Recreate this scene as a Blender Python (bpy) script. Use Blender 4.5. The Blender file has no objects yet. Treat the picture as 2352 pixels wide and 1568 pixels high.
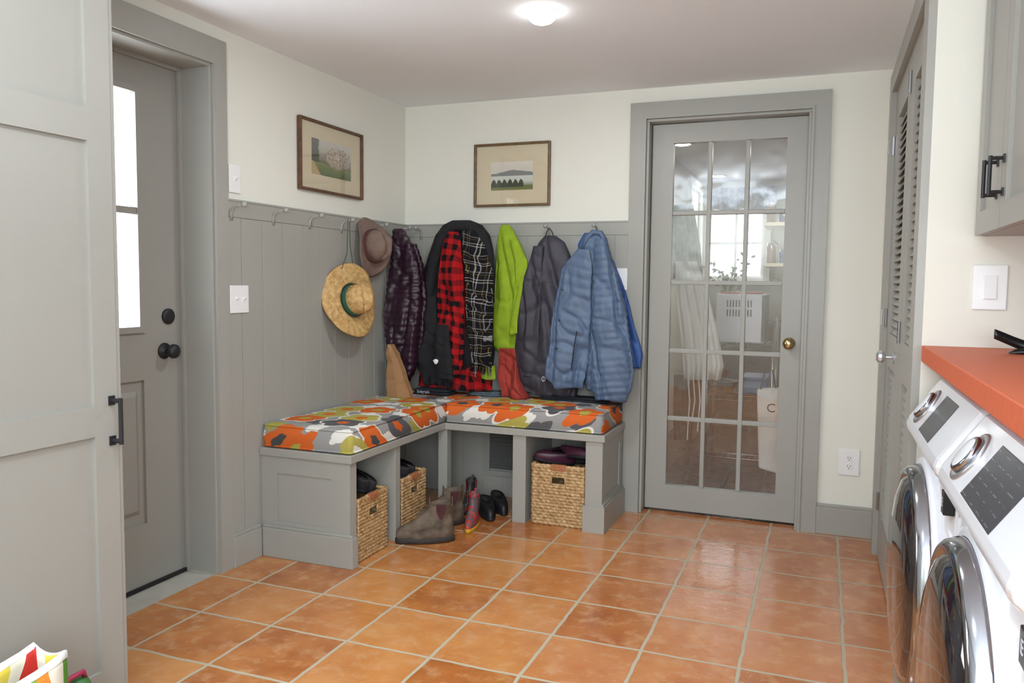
import bpy, math, random, bmesh
import numpy as np
from mathutils import Vector, Matrix, noise
random.seed(7)
SC=bpy.context.scene; COL=SC.collection
PI=math.pi
# ---------------------------------------------------------------- camera (solved from the photograph)
CX,CY,CZ,F=2.3047,-4.1743,1.2147,1835.7
YAW,PIT,ROL=.3712,.0728,.0108
H,R,W,A0,T=2.225,2.57,1.549,1.335,2.15
B0=A0+.97
YB,D,D2,E,S=-1.328,.471,-.44,1.33,.483
YE=-1.62           # end wall of the laundry alcove
RX=3.3
_f0=Vector((-math.sin(YAW),math.cos(YAW),0))
FW=_f0*math.cos(PIT)+Vector((0,0,-math.sin(PIT)))
_r=Vector((math.cos(YAW),math.sin(YAW),0)); _u=_r.cross(FW)
RT=_r*math.cos(ROL)+_u*math.sin(ROL); UP=_u*math.cos(ROL)-_r*math.sin(ROL)
def bp(u,v,ax,val):
    d=FW+RT*((u-1176)/F)-UP*((v-784)/F); c=Vector((CX,CY,CZ))
    t=(val-c[ax])/d[ax]; return c+d*t
cam=bpy.data.cameras.new('camera'); co=bpy.data.objects.new('camera',cam); COL.objects.link(co)
m=Matrix((( RT.x,UP.x,-FW.x,CX),(RT.y,UP.y,-FW.y,CY),(RT.z,UP.z,-FW.z,CZ),(0,0,0,1)))
co.matrix_world=m; cam.sensor_width=36; cam.lens=F/2352*36; cam.clip_start=.05
SC.camera=co
try:
    SC.view_settings.view_transform='Standard'; SC.view_settings.look='None'
except Exception: pass
# ---------------------------------------------------------------- materials
def c3(r,g,b):
    f=lambda x:(x/255/12.92) if x/255<=.04045 else ((x/255+.055)/1.055)**2.4
    return (f(r),f(g),f(b),1)
def newmat(n):
    m=bpy.data.materials.new(n); m.use_nodes=True; nt=m.node_tree
    return m,nt,nt.nodes['Principled BSDF']
def N(nt,t,**k):
    n=nt.nodes.new(t)
    for a,v in k.items(): setattr(n,a,v)
    return n
def LK(nt,a,b): nt.links.new(a,b)
def mth(nt,op,a,b=None,c=None):
    n=N(nt,'ShaderNodeMath',operation=op)
    for i,x in enumerate((a,b,c)):
        if x is None: continue
        if isinstance(x,(int,float)): n.inputs[i].default_value=x
        else: LK(nt,x,n.inputs[i])
    return n.outputs[0]
def mixc(nt,f,a,b,bt='MIX'):
    n=N(nt,'ShaderNodeMix',data_type='RGBA',blend_type=bt)
    for i,x in ((0,f),(6,a),(7,b)):
        if isinstance(x,(int,float,tuple)): n.inputs[i].default_value=x
        else: LK(nt,x,n.inputs[i])
    return n.outputs[2]
def ramp(nt,fac,stops,const=False):
    n=N(nt,'ShaderNodeValToRGB'); r=n.color_ramp
    if const: r.interpolation='CONSTANT'
    while len(r.elements)<len(stops): r.elements.new(.5)
    for e,(p,c) in zip(r.elements,stops): e.position=p; e.color=c
    LK(nt,fac,n.inputs[0]); return n.outputs[0]
def simple(n,col,rough=.5,metal=0,var=.05,scale=8,bump=0,bscale=120,coat=0,spec=.5):
    m,nt,b=newmat(n); tc=N(nt,'ShaderNodeTexCoord'); o=tc.outputs['Object']
    ns=N(nt,'ShaderNodeTexNoise'); ns.inputs['Scale'].default_value=scale; ns.inputs['Detail'].default_value=4; LK(nt,o,ns.inputs['Vector'])
    lo=tuple(max(0,x*(1-var)) for x in col[:3])+(1,); hi=tuple(min(1,x*(1+var)) for x in col[:3])+(1,)
    LK(nt,ramp(nt,ns.outputs[0],[(.3,lo),(.7,hi)]),b.inputs['Base Color'])
    b.inputs['Roughness'].default_value=rough; b.inputs['Metallic'].default_value=metal
    b.inputs['Specular IOR Level'].default_value=spec
    if coat: b.inputs['Coat Weight'].default_value=coat; b.inputs['Coat Roughness'].default_value=.06
    if bump:
        n2=N(nt,'ShaderNodeTexNoise'); n2.inputs['Scale'].default_value=bscale; n2.inputs['Detail'].default_value=3; LK(nt,o,n2.inputs['Vector'])
        bn=N(nt,'ShaderNodeBump'); bn.inputs['Strength'].default_value=bump; bn.inputs['Distance'].default_value=.004
        LK(nt,n2.outputs[0],bn.inputs['Height']); LK(nt,bn.outputs[0],b.inputs['Normal'])
    return m
GRAY=simple('gray_paint',c3(159,158,151),.38,var=.02,scale=3,bump=.08,bscale=60)
GRAYD=simple('gray_cabinet_paint',c3(150,149,143),.4,var=.02,scale=3,bump=.06,bscale=60)
WHITEW=simple('warm_white_plaster',c3(226,225,215),.75,var=.015,scale=2,bump=.12,bscale=90)
CEIL=simple('ceiling_plaster',c3(236,240,243),.8,var=.02,scale=1.5,bump=.1,bscale=90)
WPLAS=simple('white_plastic',c3(232,232,232),.3,var=.01)
WMET=simple('white_enamel',c3(226,229,236),.22,var=.01,coat=.4)
BRASS=simple('brass',c3(200,180,130),.18,1,var=.08)
BLACKM=simple('black_metal',c3(38,38,42),.45,.3,var=.1)
BLACKP=simple('black_plastic',c3(22,22,25),.3,var=.1)
DGLASS=simple('dark_tinted_glass',c3(30,28,34),.05,.0,var=.1,coat=1)
COUNTER=simple('orange_laminate',c3(198,98,62),.55,var=.06,scale=60)
SILL=simple('pale_stone',c3(176,174,164),.6,var=.08,scale=10,bump=.2)
STEEL=simple('steel_wire',c3(170,172,176),.25,1,var=.05)
CORDM=simple('braided_cord',c3(60,75,70),.8)
def glassm(n,base=.05,bump=.12):
    m,nt,b=newmat(n); nt.nodes.remove(b); out=nt.nodes['Material Output']
    tr=N(nt,'ShaderNodeBsdfTransparent')
    gl=N(nt,'ShaderNodeBsdfGlossy'); gl.inputs['Roughness'].default_value=.01
    fr=N(nt,'ShaderNodeLayerWeight'); fr.inputs[0].default_value=.5
    tc=N(nt,'ShaderNodeTexCoord'); ns=N(nt,'ShaderNodeTexNoise'); ns.inputs['Scale'].default_value=5; LK(nt,tc.outputs['Object'],ns.inputs['Vector'])
    bn=N(nt,'ShaderNodeBump'); bn.inputs['Strength'].default_value=bump; bn.inputs['Distance'].default_value=.01; LK(nt,ns.outputs[0],bn.inputs['Height']); LK(nt,bn.outputs[0],gl.inputs['Normal'])
    f=mth(nt,'MULTIPLY_ADD',mth(nt,'POWER',fr.outputs['Facing'],4.0),.7,base)
    mx=N(nt,'ShaderNodeMixShader'); LK(nt,f,mx.inputs[0]); LK(nt,tr.outputs[0],mx.inputs[1]); LK(nt,gl.outputs[0],mx.inputs[2]); LK(nt,mx.outputs[0],out.inputs[0])
    return m
GLASS=glassm('clear_glass',.09,.45)
PGLASS=glassm('picture_glass',.035,.03)
def emis(n,col,st):
    m,nt,b=newmat(n); b.inputs['Emission Color'].default_value=col; b.inputs['Emission Strength'].default_value=st; b.inputs['Base Color'].default_value=(.8,.8,.8,1); return m
LAMP=emis('lamp_diffuser',(1,.97,.92,1),14)
def tilem(n,cols,grout,t,ox,oy,rough,mort=.0085,pink=None):
    m,nt,b=newmat(n); tc=N(nt,'ShaderNodeTexCoord'); mp=N(nt,'ShaderNodeMapping'); LK(nt,tc.outputs['Object'],mp.inputs[0])
    mp.inputs['Location'].default_value=(-ox,-oy,0)
    wob=N(nt,'ShaderNodeTexNoise'); wob.inputs['Scale'].default_value=9; wob.inputs['Detail'].default_value=2; LK(nt,mp.outputs[0],wob.inputs['Vector'])
    vm=N(nt,'ShaderNodeVectorMath',operation='MULTIPLY_ADD'); LK(nt,wob.outputs['Color'],vm.inputs[0]); vm.inputs[1].default_value=(.014,.014,0)
    LK(nt,mp.outputs[0],vm.inputs[2])
    br=N(nt,'ShaderNodeTexBrick'); br.offset=0; br.squash=1; LK(nt,vm.outputs[0],br.inputs['Vector'])
    br.inputs['Scale'].default_value=1; br.inputs['Brick Width'].default_value=t; br.inputs['Row Height'].default_value=t
    br.inputs['Mortar Size'].default_value=mort/2+.0012; br.inputs['Mortar Smooth'].default_value=.15; br.inputs['Bias'].default_value=0
    br.inputs['Color1'].default_value=(0,0,0,1); br.inputs['Color2'].default_value=(1,1,1,1); br.inputs['Mortar'].default_value=(.5,.5,.5,1)
    n1=N(nt,'ShaderNodeTexNoise'); n1.inputs['Scale'].default_value=5.0; n1.inputs['Detail'].default_value=5; n1.inputs['Roughness'].default_value=.6; LK(nt,mp.outputs[0],n1.inputs['Vector'])
    n2=N(nt,'ShaderNodeTexNoise'); n2.inputs['Scale'].default_value=15; n2.inputs['Detail'].default_value=4; n2.inputs['Roughness'].default_value=.6; LK(nt,mp.outputs[0],n2.inputs['Vector'])
    f=mth(nt,'ADD',mth(nt,'MULTIPLY',br.outputs['Color'],.34),mth(nt,'MULTIPLY',n1.outputs[0],.66))
    col=ramp(nt,f,[(.28,cols[0]),(.5,cols[1]),(.72,cols[2])])
    if pink:
        sp=N(nt,'ShaderNodeSeparateXYZ'); LK(nt,tc.outputs['Object'],sp.inputs[0])
        g=N(nt,'ShaderNodeMapRange'); LK(nt,mth(nt,'ADD',sp.outputs[0],mth(nt,'MULTIPLY',sp.outputs[1],.25)),g.inputs[0]); g.inputs[1].default_value=.6; g.inputs[2].default_value=2.1
        fp=mth(nt,'MULTIPLY',g.outputs[0],mth(nt,'MULTIPLY_ADD',br.outputs['Color'],.5,.15)); col=mixc(nt,fp,col,pink)
    blot=ramp(nt,n2.outputs[0],[(.50,(0,0,0,1)),(.70,(.6,.6,.6,1))])
    col=mixc(nt,blot,col,cols[3])
    col=mixc(nt,br.outputs['Fac'],col,grout); LK(nt,col,b.inputs['Base Color'])
    rg=mth(nt,'MULTIPLY_ADD',n2.outputs[0],.3,rough-.14); rg=mth(nt,'MULTIPLY_ADD',br.outputs['Fac'],.5,rg); LK(nt,rg,b.inputs['Roughness'])
    hgt=mth(nt,'ADD',mth(nt,'MULTIPLY',br.outputs['Fac'],-1.0),mth(nt,'MULTIPLY',n1.outputs[0],1.8))
    bn=N(nt,'ShaderNodeBump'); bn.inputs['Strength'].default_value=.5; bn.inputs['Distance'].default_value=.006; LK(nt,hgt,bn.inputs['Height']); LK(nt,bn.outputs[0],b.inputs['Normal'])
    b.inputs['Specular IOR Level'].default_value=.85
    return m
TT=.3134
FLOOR=tilem('terracotta_tiles',[c3(158,90,44),c3(188,120,62),c3(204,144,86),c3(208,160,116)],c3(180,168,144),TT,1.788-6*TT,-.979-12*TT,.15,.0105,c3(184,112,80))
PFLOOR=tilem('dark_quarry_tiles',[c3(62,36,32),c3(84,50,42),c3(100,62,52),c3(92,60,54)],c3(60,52,48),.2,0,0,.14,.006)
def floral():
    m,nt,b=newmat('floral_fabric'); tc=N(nt,'ShaderNodeTexCoord'); sp=N(nt,'ShaderNodeSeparateXYZ'); LK(nt,tc.outputs['Object'],sp.inputs[0])
    x,y,z=sp.outputs
    u=mth(nt,'SUBTRACT',x,z); v=mth(nt,'ADD',y,z)
    def layer(scale,off,r0):
        cb=N(nt,'ShaderNodeCombineXYZ'); LK(nt,mth(nt,'ADD',u,off),cb.inputs[0]); LK(nt,mth(nt,'ADD',v,off*.7),cb.inputs[1])
        ns=N(nt,'ShaderNodeTexNoise'); ns.inputs['Scale'].default_value=11; LK(nt,cb.outputs[0],ns.inputs['Vector'])
        va=N(nt,'ShaderNodeVectorMath',operation='MULTIPLY_ADD'); LK(nt,ns.outputs['Color'],va.inputs[0]); va.inputs[1].default_value=(.03,.03,0); LK(nt,cb.outputs[0],va.inputs[2])
        vo=N(nt,'ShaderNodeTexVoronoi',voronoi_dimensions='2D',feature='F1'); vo.inputs['Scale'].default_value=scale; vo.inputs['Randomness'].default_value=.6; LK(nt,va.outputs[0],vo.inputs['Vector'])
        sb=N(nt,'ShaderNodeVectorMath',operation='SUBTRACT'); LK(nt,va.outputs[0],sb.inputs[0]); LK(nt,vo.outputs['Position'],sb.inputs[1])
        s2=N(nt,'ShaderNodeSeparateXYZ'); LK(nt,sb.outputs[0],s2.inputs[0])
        sc=N(nt,'ShaderNodeSeparateColor'); LK(nt,vo.outputs['Color'],sc.inputs[0])
        ang=mth(nt,'ADD',mth(nt,'ARCTAN2',s2.outputs[1],s2.outputs[0]),mth(nt,'MULTIPLY',sc.outputs[1],6.))
        pet=mth(nt,'ABSOLUTE',mth(nt,'COSINE',mth(nt,'MULTIPLY',ang,2.5)))
        rad=mth(nt,'MULTIPLY_ADD',pet,.26*r0,.78*r0)
        return vo.outputs['Distance'],rad,sc,pet
    base=c3(150,149,147)
    d1,r1,s1,p1=layer(5.2,5.3,.47)
    d2,r2,s2,p2=layer(8.5,8.3,.40)
    col=base
    leaf=mth(nt,'LESS_THAN',d2,r2)
    W_=c3(222,221,214)
    lc=ramp(nt,s2.outputs[0],[(0,W_),(.3,base),(.5,c3(168,160,80)),(.6,base),(.72,W_),(.93,c3(92,90,92))],True)
    col=mixc(nt,leaf,col,lc)
    ring=mth(nt,'LESS_THAN',d1,mth(nt,'ADD',r1,.055)); col=mixc(nt,mth(nt,'MULTIPLY',ring,mth(nt,'GREATER_THAN',s1.outputs[2],.4)),col,W_)
    fl=mth(nt,'LESS_THAN',d1,r1)
    fc=ramp(nt,s1.outputs[0],[(0,c3(208,100,44)),(.34,c3(90,89,92)),(.56,c3(174,164,84)),(.7,c3(210,104,46)),(.9,c3(174,164,84))],True)
    col=mixc(nt,fl,col,fc)
    cen=mth(nt,'LESS_THAN',d1,mth(nt,'MULTIPLY',r1,.34))
    cc=ramp(nt,s1.outputs[0],[(0,c3(170,160,76)),(.34,c3(206,98,42)),(.56,c3(208,100,42)),(.7,c3(78,76,78)),(.9,c3(224,222,214))],True)
    col=mixc(nt,cen,col,cc); LK(nt,col,b.inputs['Base Color']); b.inputs['Roughness'].default_value=.85; b.inputs['Specular IOR Level'].default_value=.2
    w=N(nt,'ShaderNodeTexNoise'); w.inputs['Scale'].default_value=14; LK(nt,tc.outputs['Object'],w.inputs['Vector'])
    bn=N(nt,'ShaderNodeBump'); bn.inputs['Strength'].default_value=.3; bn.inputs['Distance'].default_value=.01; LK(nt,w.outputs[0],bn.inputs['Height']); LK(nt,bn.outputs[0],b.inputs['Normal'])
    return m
FLORAL=floral()
def plaid(n,stops,per,rough=.85,dist=.09,stripes=False):
    m,nt,b=newmat(n); tc=N(nt,'ShaderNodeTexCoord'); ns=N(nt,'ShaderNodeTexNoise'); ns.inputs['Scale'].default_value=5; LK(nt,tc.outputs['Object'],ns.inputs['Vector'])
    va=N(nt,'ShaderNodeVectorMath',operation='MULTIPLY_ADD'); LK(nt,ns.outputs['Color'],va.inputs[0]); va.inputs[1].default_value=(dist,.0,dist); LK(nt,tc.outputs['Object'],va.inputs[2])
    sp=N(nt,'ShaderNodeSeparateXYZ'); LK(nt,va.outputs[0],sp.inputs[0])
    a=ramp(nt,mth(nt,'FRACT',mth(nt,'DIVIDE',mth(nt,'SUBTRACT',sp.outputs[0],mth(nt,'MULTIPLY',sp.outputs[1],.9)),per)),stops,True)
    c=ramp(nt,mth(nt,'FRACT',mth(nt,'DIVIDE',mth(nt,'ADD',sp.outputs[2],mth(nt,'MULTIPLY',sp.outputs[0],.12)),per)),stops,True)
    LK(nt,a if stripes else mixc(nt,.5,a,c),b.inputs['Base Color']); b.inputs['Roughness'].default_value=rough; b.inputs['Specular IOR Level'].default_value=.2
    return m
BK=c3(18,17,20)
REDPL=plaid('red_black_plaid',[(0,c3(168,22,26)),(.5,BK)],.058)
BWPL=plaid('black_white_plaid',[(0,BK),(.3,c3(176,174,170)),(.34,BK),(.44,c3(176,174,170)),(.48,BK),(.72,c3(140,116,60)),(.74,BK),(.86,c3(150,150,150)),(.9,BK)],.10)
BAGPL=plaid('rainbow_stripes',[(0,c3(196,52,46)),(.14,c3(226,222,206)),(.28,c3(216,196,80)),(.46,c3(96,156,66)),(.58,c3(226,224,212)),(.72,c3(222,138,58)),(.84,c3(120,170,70))],.19,.7,.05,True)
PURPLE=simple('purple_nylon',c3(42,20,36),.42,var=.25,bump=.3,bscale=40)
BLACKF=simple('black_fleece',c3(24,24,28),.9,var=.25,scale=30,bump=.4,bscale=200)
LIME=simple('lime_fleece',c3(138,166,30),.85,var=.08,scale=20,bump=.3,bscale=160)
CHARC=simple('charcoal_nylon',c3(50,48,58),.6,var=.1,bump=.2,bscale=50)
REDF=simple('brick_red_cloth',c3(156,54,44),.85,var=.08,bump=.3)
BLUE=simple('slate_blue_nylon',c3(80,99,126),.5,var=.10,scale=14,bump=.4,bscale=30)
BBLUE=simple('bright_blue_cloth',c3(50,84,144),.6,var=.08)
NAVY=simple('dark_navy_cloth',c3(24,27,38),.8,var=.2)
JEANS=simple('pale_denim',c3(92,108,120),.85,var=.2,scale=60)
FELT=simple('brown_felt',c3(122,102,92),.95,var=.12,scale=30,bump=.2,bscale=200)
FELTB=simple('wine_hat_band',c3(92,56,52),.8)
TEAL=simple('teal_band',c3(38,94,78),.7,var=.1)
TANP=simple('kraft_paper',c3(160,120,82),.8,var=.12,bump=.3,bscale=20)
LEATH=simple('scuffed_brown_leather',c3(96,82,68),.7,var=.55,scale=18,bump=.8,bscale=50)
GORE=simple('burgundy_elastic',c3(74,32,36),.8,var=.1,scale=60)
RUB=simple('black_rubber',c3(26,26,30),.5,var=.2)
RUBBR=simple('brown_rubber_sole',c3(48,42,38),.7,var=.2)
YEL=simple('yellow_rubber',c3(206,156,44),.4)
def patchy(n,ca,cb,cc,scale):
    m,nt,b=newmat(n); tc=N(nt,'ShaderNodeTexCoord'); ns=N(nt,'ShaderNodeTexNoise'); ns.inputs['Scale'].default_value=scale; ns.inputs['Detail'].default_value=2; LK(nt,tc.outputs['Object'],ns.inputs['Vector'])
    LK(nt,ramp(nt,ns.outputs[0],[(.0,ca),(.47,cb),(.6,cc)],True),b.inputs['Base Color']); b.inputs['Roughness'].default_value=.45; return m
REDR=patchy('red_patterned_rubber',c3(178,46,46),c3(96,84,88),c3(196,70,60),26)
GRYB=patchy('gray_patterned_cloth',c3(78,74,78),c3(48,46,50),c3(140,56,56),26)
REDT=simple('red_enamel',c3(170,46,40),.4)
def woven(n,c1,c2,c3_,freq=160):
    m,nt,b=newmat(n); tc=N(nt,'ShaderNodeTexCoord'); ns=N(nt,'ShaderNodeTexNoise'); ns.inputs['Scale'].default_value=45; ns.inputs['Detail'].default_value=4; LK(nt,tc.outputs['Object'],ns.inputs['Vector'])
    n2=N(nt,'ShaderNodeTexNoise'); n2.inputs['Scale'].default_value=freq; LK(nt,tc.outputs['Object'],n2.inputs['Vector'])
    f=mth(nt,'ADD',mth(nt,'MULTIPLY',ns.outputs[0],.6),mth(nt,'MULTIPLY',n2.outputs[0],.4))
    LK(nt,ramp(nt,f,[(.32,c1),(.5,c2),(.68,c3_)]),b.inputs['Base Color']); b.inputs['Roughness'].default_value=.65
    bn=N(nt,'ShaderNodeBump'); bn.inputs['Strength'].default_value=.5; bn.inputs['Distance'].default_value=.003; LK(nt,n2.outputs[0],bn.inputs['Height']); LK(nt,bn.outputs[0],b.inputs['Normal'])
    return m
WICK=woven('water_hyacinth_weave',c3(120,90,54),c3(182,146,100),c3(216,188,144))
STRAW=woven('plaited_straw',c3(154,116,66),c3(194,156,98),c3(220,190,138),220)
# ---------------------------------------------------------------- objects
def meta(o,label=None,cat=None,group=None,kind=None):
    if label: o['label']=label
    if cat: o['category']=cat
    if group: o['group']=group
    if kind: o['kind']=kind
    return o
def thing(name,label,cat,loc=(0,0,0),group=None,rotz=0,kind=None):
    o=bpy.data.objects.new(name,None); o.empty_display_size=.05; COL.objects.link(o); o.location=loc; o.rotation_euler=(0,0,rotz)
    return meta(o,label,cat,group,kind)
class MB:
    def __init__(s): s.v=[];s.f=[]
    def box(s,x0,x1,y0,y1,z0,z1):
        n=len(s.v); s.v+=[(x,y,z) for x in (x0,x1) for y in (y0,y1) for z in (z0,z1)]
        s.f+=[tuple(n+i for i in q) for q in ((0,1,3,2),(4,6,7,5),(0,4,5,1),(2,3,7,6),(0,2,6,4),(1,5,7,3))]; return s
    def hexa(s,p):
        n=len(s.v); s.v+=[tuple(q) for q in p]
        s.f+=[tuple(n+i for i in q) for q in ((0,3,2,1),(4,5,6,7),(0,1,5,4),(1,2,6,5),(2,3,7,6),(3,0,4,7))]; return s
    def loft(s,rings,cap=True,close=True):
        k=len(rings[0]); n=len(s.v)
        for r in rings: s.v+=[tuple(p) for p in r]
        for i in range(len(rings)-1):
            for j in range(k if close else k-1):
                a=n+i*k+j; b=n+i*k+(j+1)%k; s.f.append((a,b,b+k,a+k))
        if cap and close:
            s.f.append(tuple(n+j for j in reversed(range(k)))); s.f.append(tuple(n+(len(rings)-1)*k+j for j in range(k)))
        return s
    def tube(s,pts,r,n=8,cap=True):
        pts=[Vector(p) for p in pts]; rings=[]; up=None
        for i,p in enumerate(pts):
            t=(pts[min(i+1,len(pts)-1)]-pts[max(i-1,0)]).normalized()
            if up is None: up=Vector((0,0,1)) if abs(t.z)<.9 else Vector((1,0,0))
            a=t.cross(up).normalized(); b=a.cross(t).normalized(); up=b
            rr=r[i] if isinstance(r,(list,tuple)) else r
            rings.append([p+a*math.cos(q*2*PI/n)*rr+b*math.sin(q*2*PI/n)*rr for q in range(n)])
        return s.loft(rings,cap)
    def lathe(s,prof,o=(0,0,0),ax='z',n=32,cap=False,fn=None):
        o=Vector(o); rings=[]
        for r,h in prof:
            ring=[]
            for j in range(n):
                a=j*2*PI/n; x,y=r*math.cos(a),r*math.sin(a); hh=h
                if fn: x,y,hh=fn(x,y,h,a,r)
                p={'z':(x,y,hh),'-y':(x,-hh,y),'-x':(-hh,-x,y),'x':(hh,x,y)}[ax]
                ring.append(o+Vector(p))
            rings.append(ring)
        return s.loft(rings,cap)
    def build(s,name,mat,parent=None,smooth=False,bevel=0,sub=0,solid=0,label=None):
        me=bpy.data.meshes.new(name); me.from_pydata([tuple(p) for p in s.v],[],s.f); me.update()
        b=bmesh.new(); b.from_mesh(me); bmesh.ops.recalc_face_normals(b,faces=b.faces); b.to_mesh(me); b.free()
        o=bpy.data.objects.new(name,me); COL.objects.link(o); me.materials.append(mat)
        if parent is not None:
            o.parent=parent
            if parent.type=='EMPTY': o.matrix_parent_inverse=Matrix.Translation(-Vector(parent.location))
        if solid: q=o.modifiers.new('s','SOLIDIFY'); q.thickness=solid; q.offset=0
        if bevel: q=o.modifiers.new('b','BEVEL'); q.width=bevel; q.segments=3 if bevel>.01 else 2; q.limit_method='ANGLE'
        if sub: q=o.modifiers.new('u','SUBSURF'); q.levels=sub; q.render_levels=sub
        if smooth:
            for p in me.polygons: p.use_smooth=True
        if label: o['label']=label
        return o
def local(name,label,cat,loc,rotz=0,group=None,kind=None):
    return thing(name,label,cat,loc,group,rotz,kind)
class LB(MB):   # parts given in the thing's own coordinates
    def build(s,name,mat,parent=None,**k):
        o=MB.build(s,name,mat,parent,**k); o.matrix_parent_inverse=Matrix.Identity(4); return o
def st(mb,name,mat,**k):
    o=mb.build(name,mat,**k); o['kind']='structure'; return o
def bx(*a): return MB().box(*a)
# ---------------------------------------------------------------- room shell
YF=-5.6; PY=3.9; PX0=1.15; PX1=3.0
st(bx(-.0,RX,YF,.07,-.08,0),'floor',FLOOR)
st(bx(PX0-.1,PX1+.1,.07,PY+.1,-.1,-.001),'floor',PFLOOR)
st(bx(-.35,RX+.1,YF-.1,PY+.1,H,H+.1),'ceiling',CEIL)
JY0,JY1,DX=-2.46,-1.592,-.15     # exterior door opening, door plane
st(MB().box(-.25,0,JY1,.1,0,H).box(-.25,0,YF,JY0,0,H).box(-.25,0,JY0,JY1,T-.08,H),'wall_left',WHITEW)
OX0,OX1,OZ=A0+.085,B0-.085,T-.085
st(MB().box(-.25,OX0,0,.12,0,H).box(OX1,RX+.1,0,.12,0,H).box(OX0,OX1,0,.12,OZ,H),'wall_back',WHITEW)
LY0,LY1=-1.5,-.25
st(MB().box(R,R+.1,LY1,0,0,H).box(R,R+.1,YE,LY0,0,H).box(R,R+.1,LY0,LY1,T-.085,H),'wall_right',WHITEW)
st(bx(R+.1,RX,YE,YE+.1,0,H),'wall_alcove',WHITEW)
st(bx(RX,RX+.1,YF,0,0,H),'wall_laundry',WHITEW)
st(MB().box(-.25,RX+.1,YF-.1,YF,0,H),'wall_front',WHITEW)
wa=bp(1628,478,1,PY); wb=bp(1752,640,1,PY)
PW0,PW1,PWZ0,PWZ1=wa.x,wb.x,wb.z,wa.z
SW0,SW1=3.1,3.75; SZ1=bp(1598,372,0,PX0).z; SZ0=1.25; SZ1=min(SZ1,H-.12)
st(MB().box(PX0-.1,PX0,.12,SW0,0,H).box(PX0-.1,PX0,SW1,PY,0,H).box(PX0-.1,PX0,SW0,SW1,0,SZ0).box(PX0-.1,PX0,SW0,SW1,SZ1,H).box(PX1,PX1+.1,.12,PY,0,H).box(PX0-.1,PW0,PY,PY+.1,0,H).box(PW1,PX1+.1,PY,PY+.1,0,H).box(PW0,PW1,PY,PY+.1,0,PWZ0).box(PW0,PW1,PY,PY+.1,PWZ1,H),'wall_pantry',simple('pantry_plaster',c3(196,192,180),.75,var=.03))
st(bx(-.25,0.0,JY0,JY1,-.08,-.004),'trim_1',SILL)
def boards(cuts,z0,z1,zt,ax):
    mb=MB(); th=.014
    def b(a,c,z0_,z1_,t0,t1):
        if ax=='x': mb.box(t0,t1,a,c,z0_,z1_)
        else: mb.box(a,c,-t1,-t0,z0_,z1_)
    b(cuts[0],cuts[-1],0,z1,0,.010)
    b(cuts[0],cuts[-1],zt,z1,.010,th)
    for a,c in zip(cuts[:-1],cuts[1:]): b(a+.0015,c-.0015,z0,zt-.002,.010,th)
    return mb
gl=[bp(u,600,0,.014).y for u in (555,603,650,697,735,768,800)]
cuts=[-1.522]+gl
while cuts[-1]<-.16: cuts.append(cuts[-1]+.125)
cuts=[c for c in cuts if c<-.05]+[-.012]
st(boards(cuts,0,W-.008,1.475,'x'),'trim_2',GRAY,bevel=.0012)
cx=[0.014]
while cx[-1]<A0-.14: cx.append(cx[-1]+.125)
cx.append(A0)
st(boards(cx,0,W-.008,1.475,'y'),'trim_3',GRAY,bevel=.0012)
st(MB().box(0,.017,-1.522,-.017,W-.008,W),'trim_4',GRAY)
st(MB().box(0,A0,-.017,0,W-.008,W),'trim_5',GRAY)
st(MB().box(.014,.03,JY1+.07,YB-.019,0,.13).box(.014,.024,JY1+.07,YB-.019,.13,.145),'baseboard_left',GRAY,bevel=.002)
st(MB().box(B0,R,-.02,0,0,.135).box(B0,R,-.015,0,.135,.15),'baseboard_back',GRAY,bevel=.002)
st(MB().box(E+.0185,A0,-.03,0,0,.13),'baseboard_bench',GRAY)
cw=JY1+.072
st(MB().box(0,.02,JY1+.002,cw,0,T-.08).box(0,.02,JY0-.075,JY0-.002,0,T-.08).box(0,.02,JY0-.075,cw,T-.08,T+.02),'trim_6',GRAY)
st(MB().box(-.25,.004,JY1-.012,JY1+.002,0,T-.092).box(-.25,.004,JY0-.002,JY0+.012,0,T-.092).box(-.25,.004,JY0,JY1,T-.092,T-.079).box(DX+.001,DX+.016,JY1-.026,JY1-.012,0,T-.106).box(DX+.001,DX+.016,JY0+.012,JY1-.012,T-.106,T-.092),'trim_7',GRAY,bevel=.001)
st(MB().box(A0,OX0-.012,-.022,0,0,OZ+.012).box(OX1+.012,B0,-.022,0,0,OZ+.012).box(A0,B0,-.022,0,OZ+.012,T).box(OX0-.012,OX0+.0,-.03,.0,0,OZ).box(OX1,OX1+.012,-.03,0,0,OZ).box(OX0-.012,OX1+.012,-.03,0,OZ,OZ+.012),'trim_8',GRAY)
st(MB().box(OX0-.0,OX0+.014,-.01,.13,0,OZ-.014).box(OX1-.014,OX1,-.01,.13,0,OZ-.014).box(OX0,OX1,-.01,.13,OZ-.014,OZ).box(OX0+.014,OX0+.026,.1,.13,0,OZ-.014).box(OX1-.026,OX1-.014,.1,.13,0,OZ-.014),'trim_9',GRAY,bevel=.002)
st(MB().box(R-.022,R,LY1,LY1+.1,0,T-.085).box(R-.022,R,YE,LY0,0,T-.085).box(R-.022,R,YE,LY1+.1,T-.085,T).box(R,R+.1,LY1-.012,LY1,0,T-.085).box(R,R+.1,LY0,LY0+.012,0,T-.085),'trim_10',GRAY)
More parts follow.
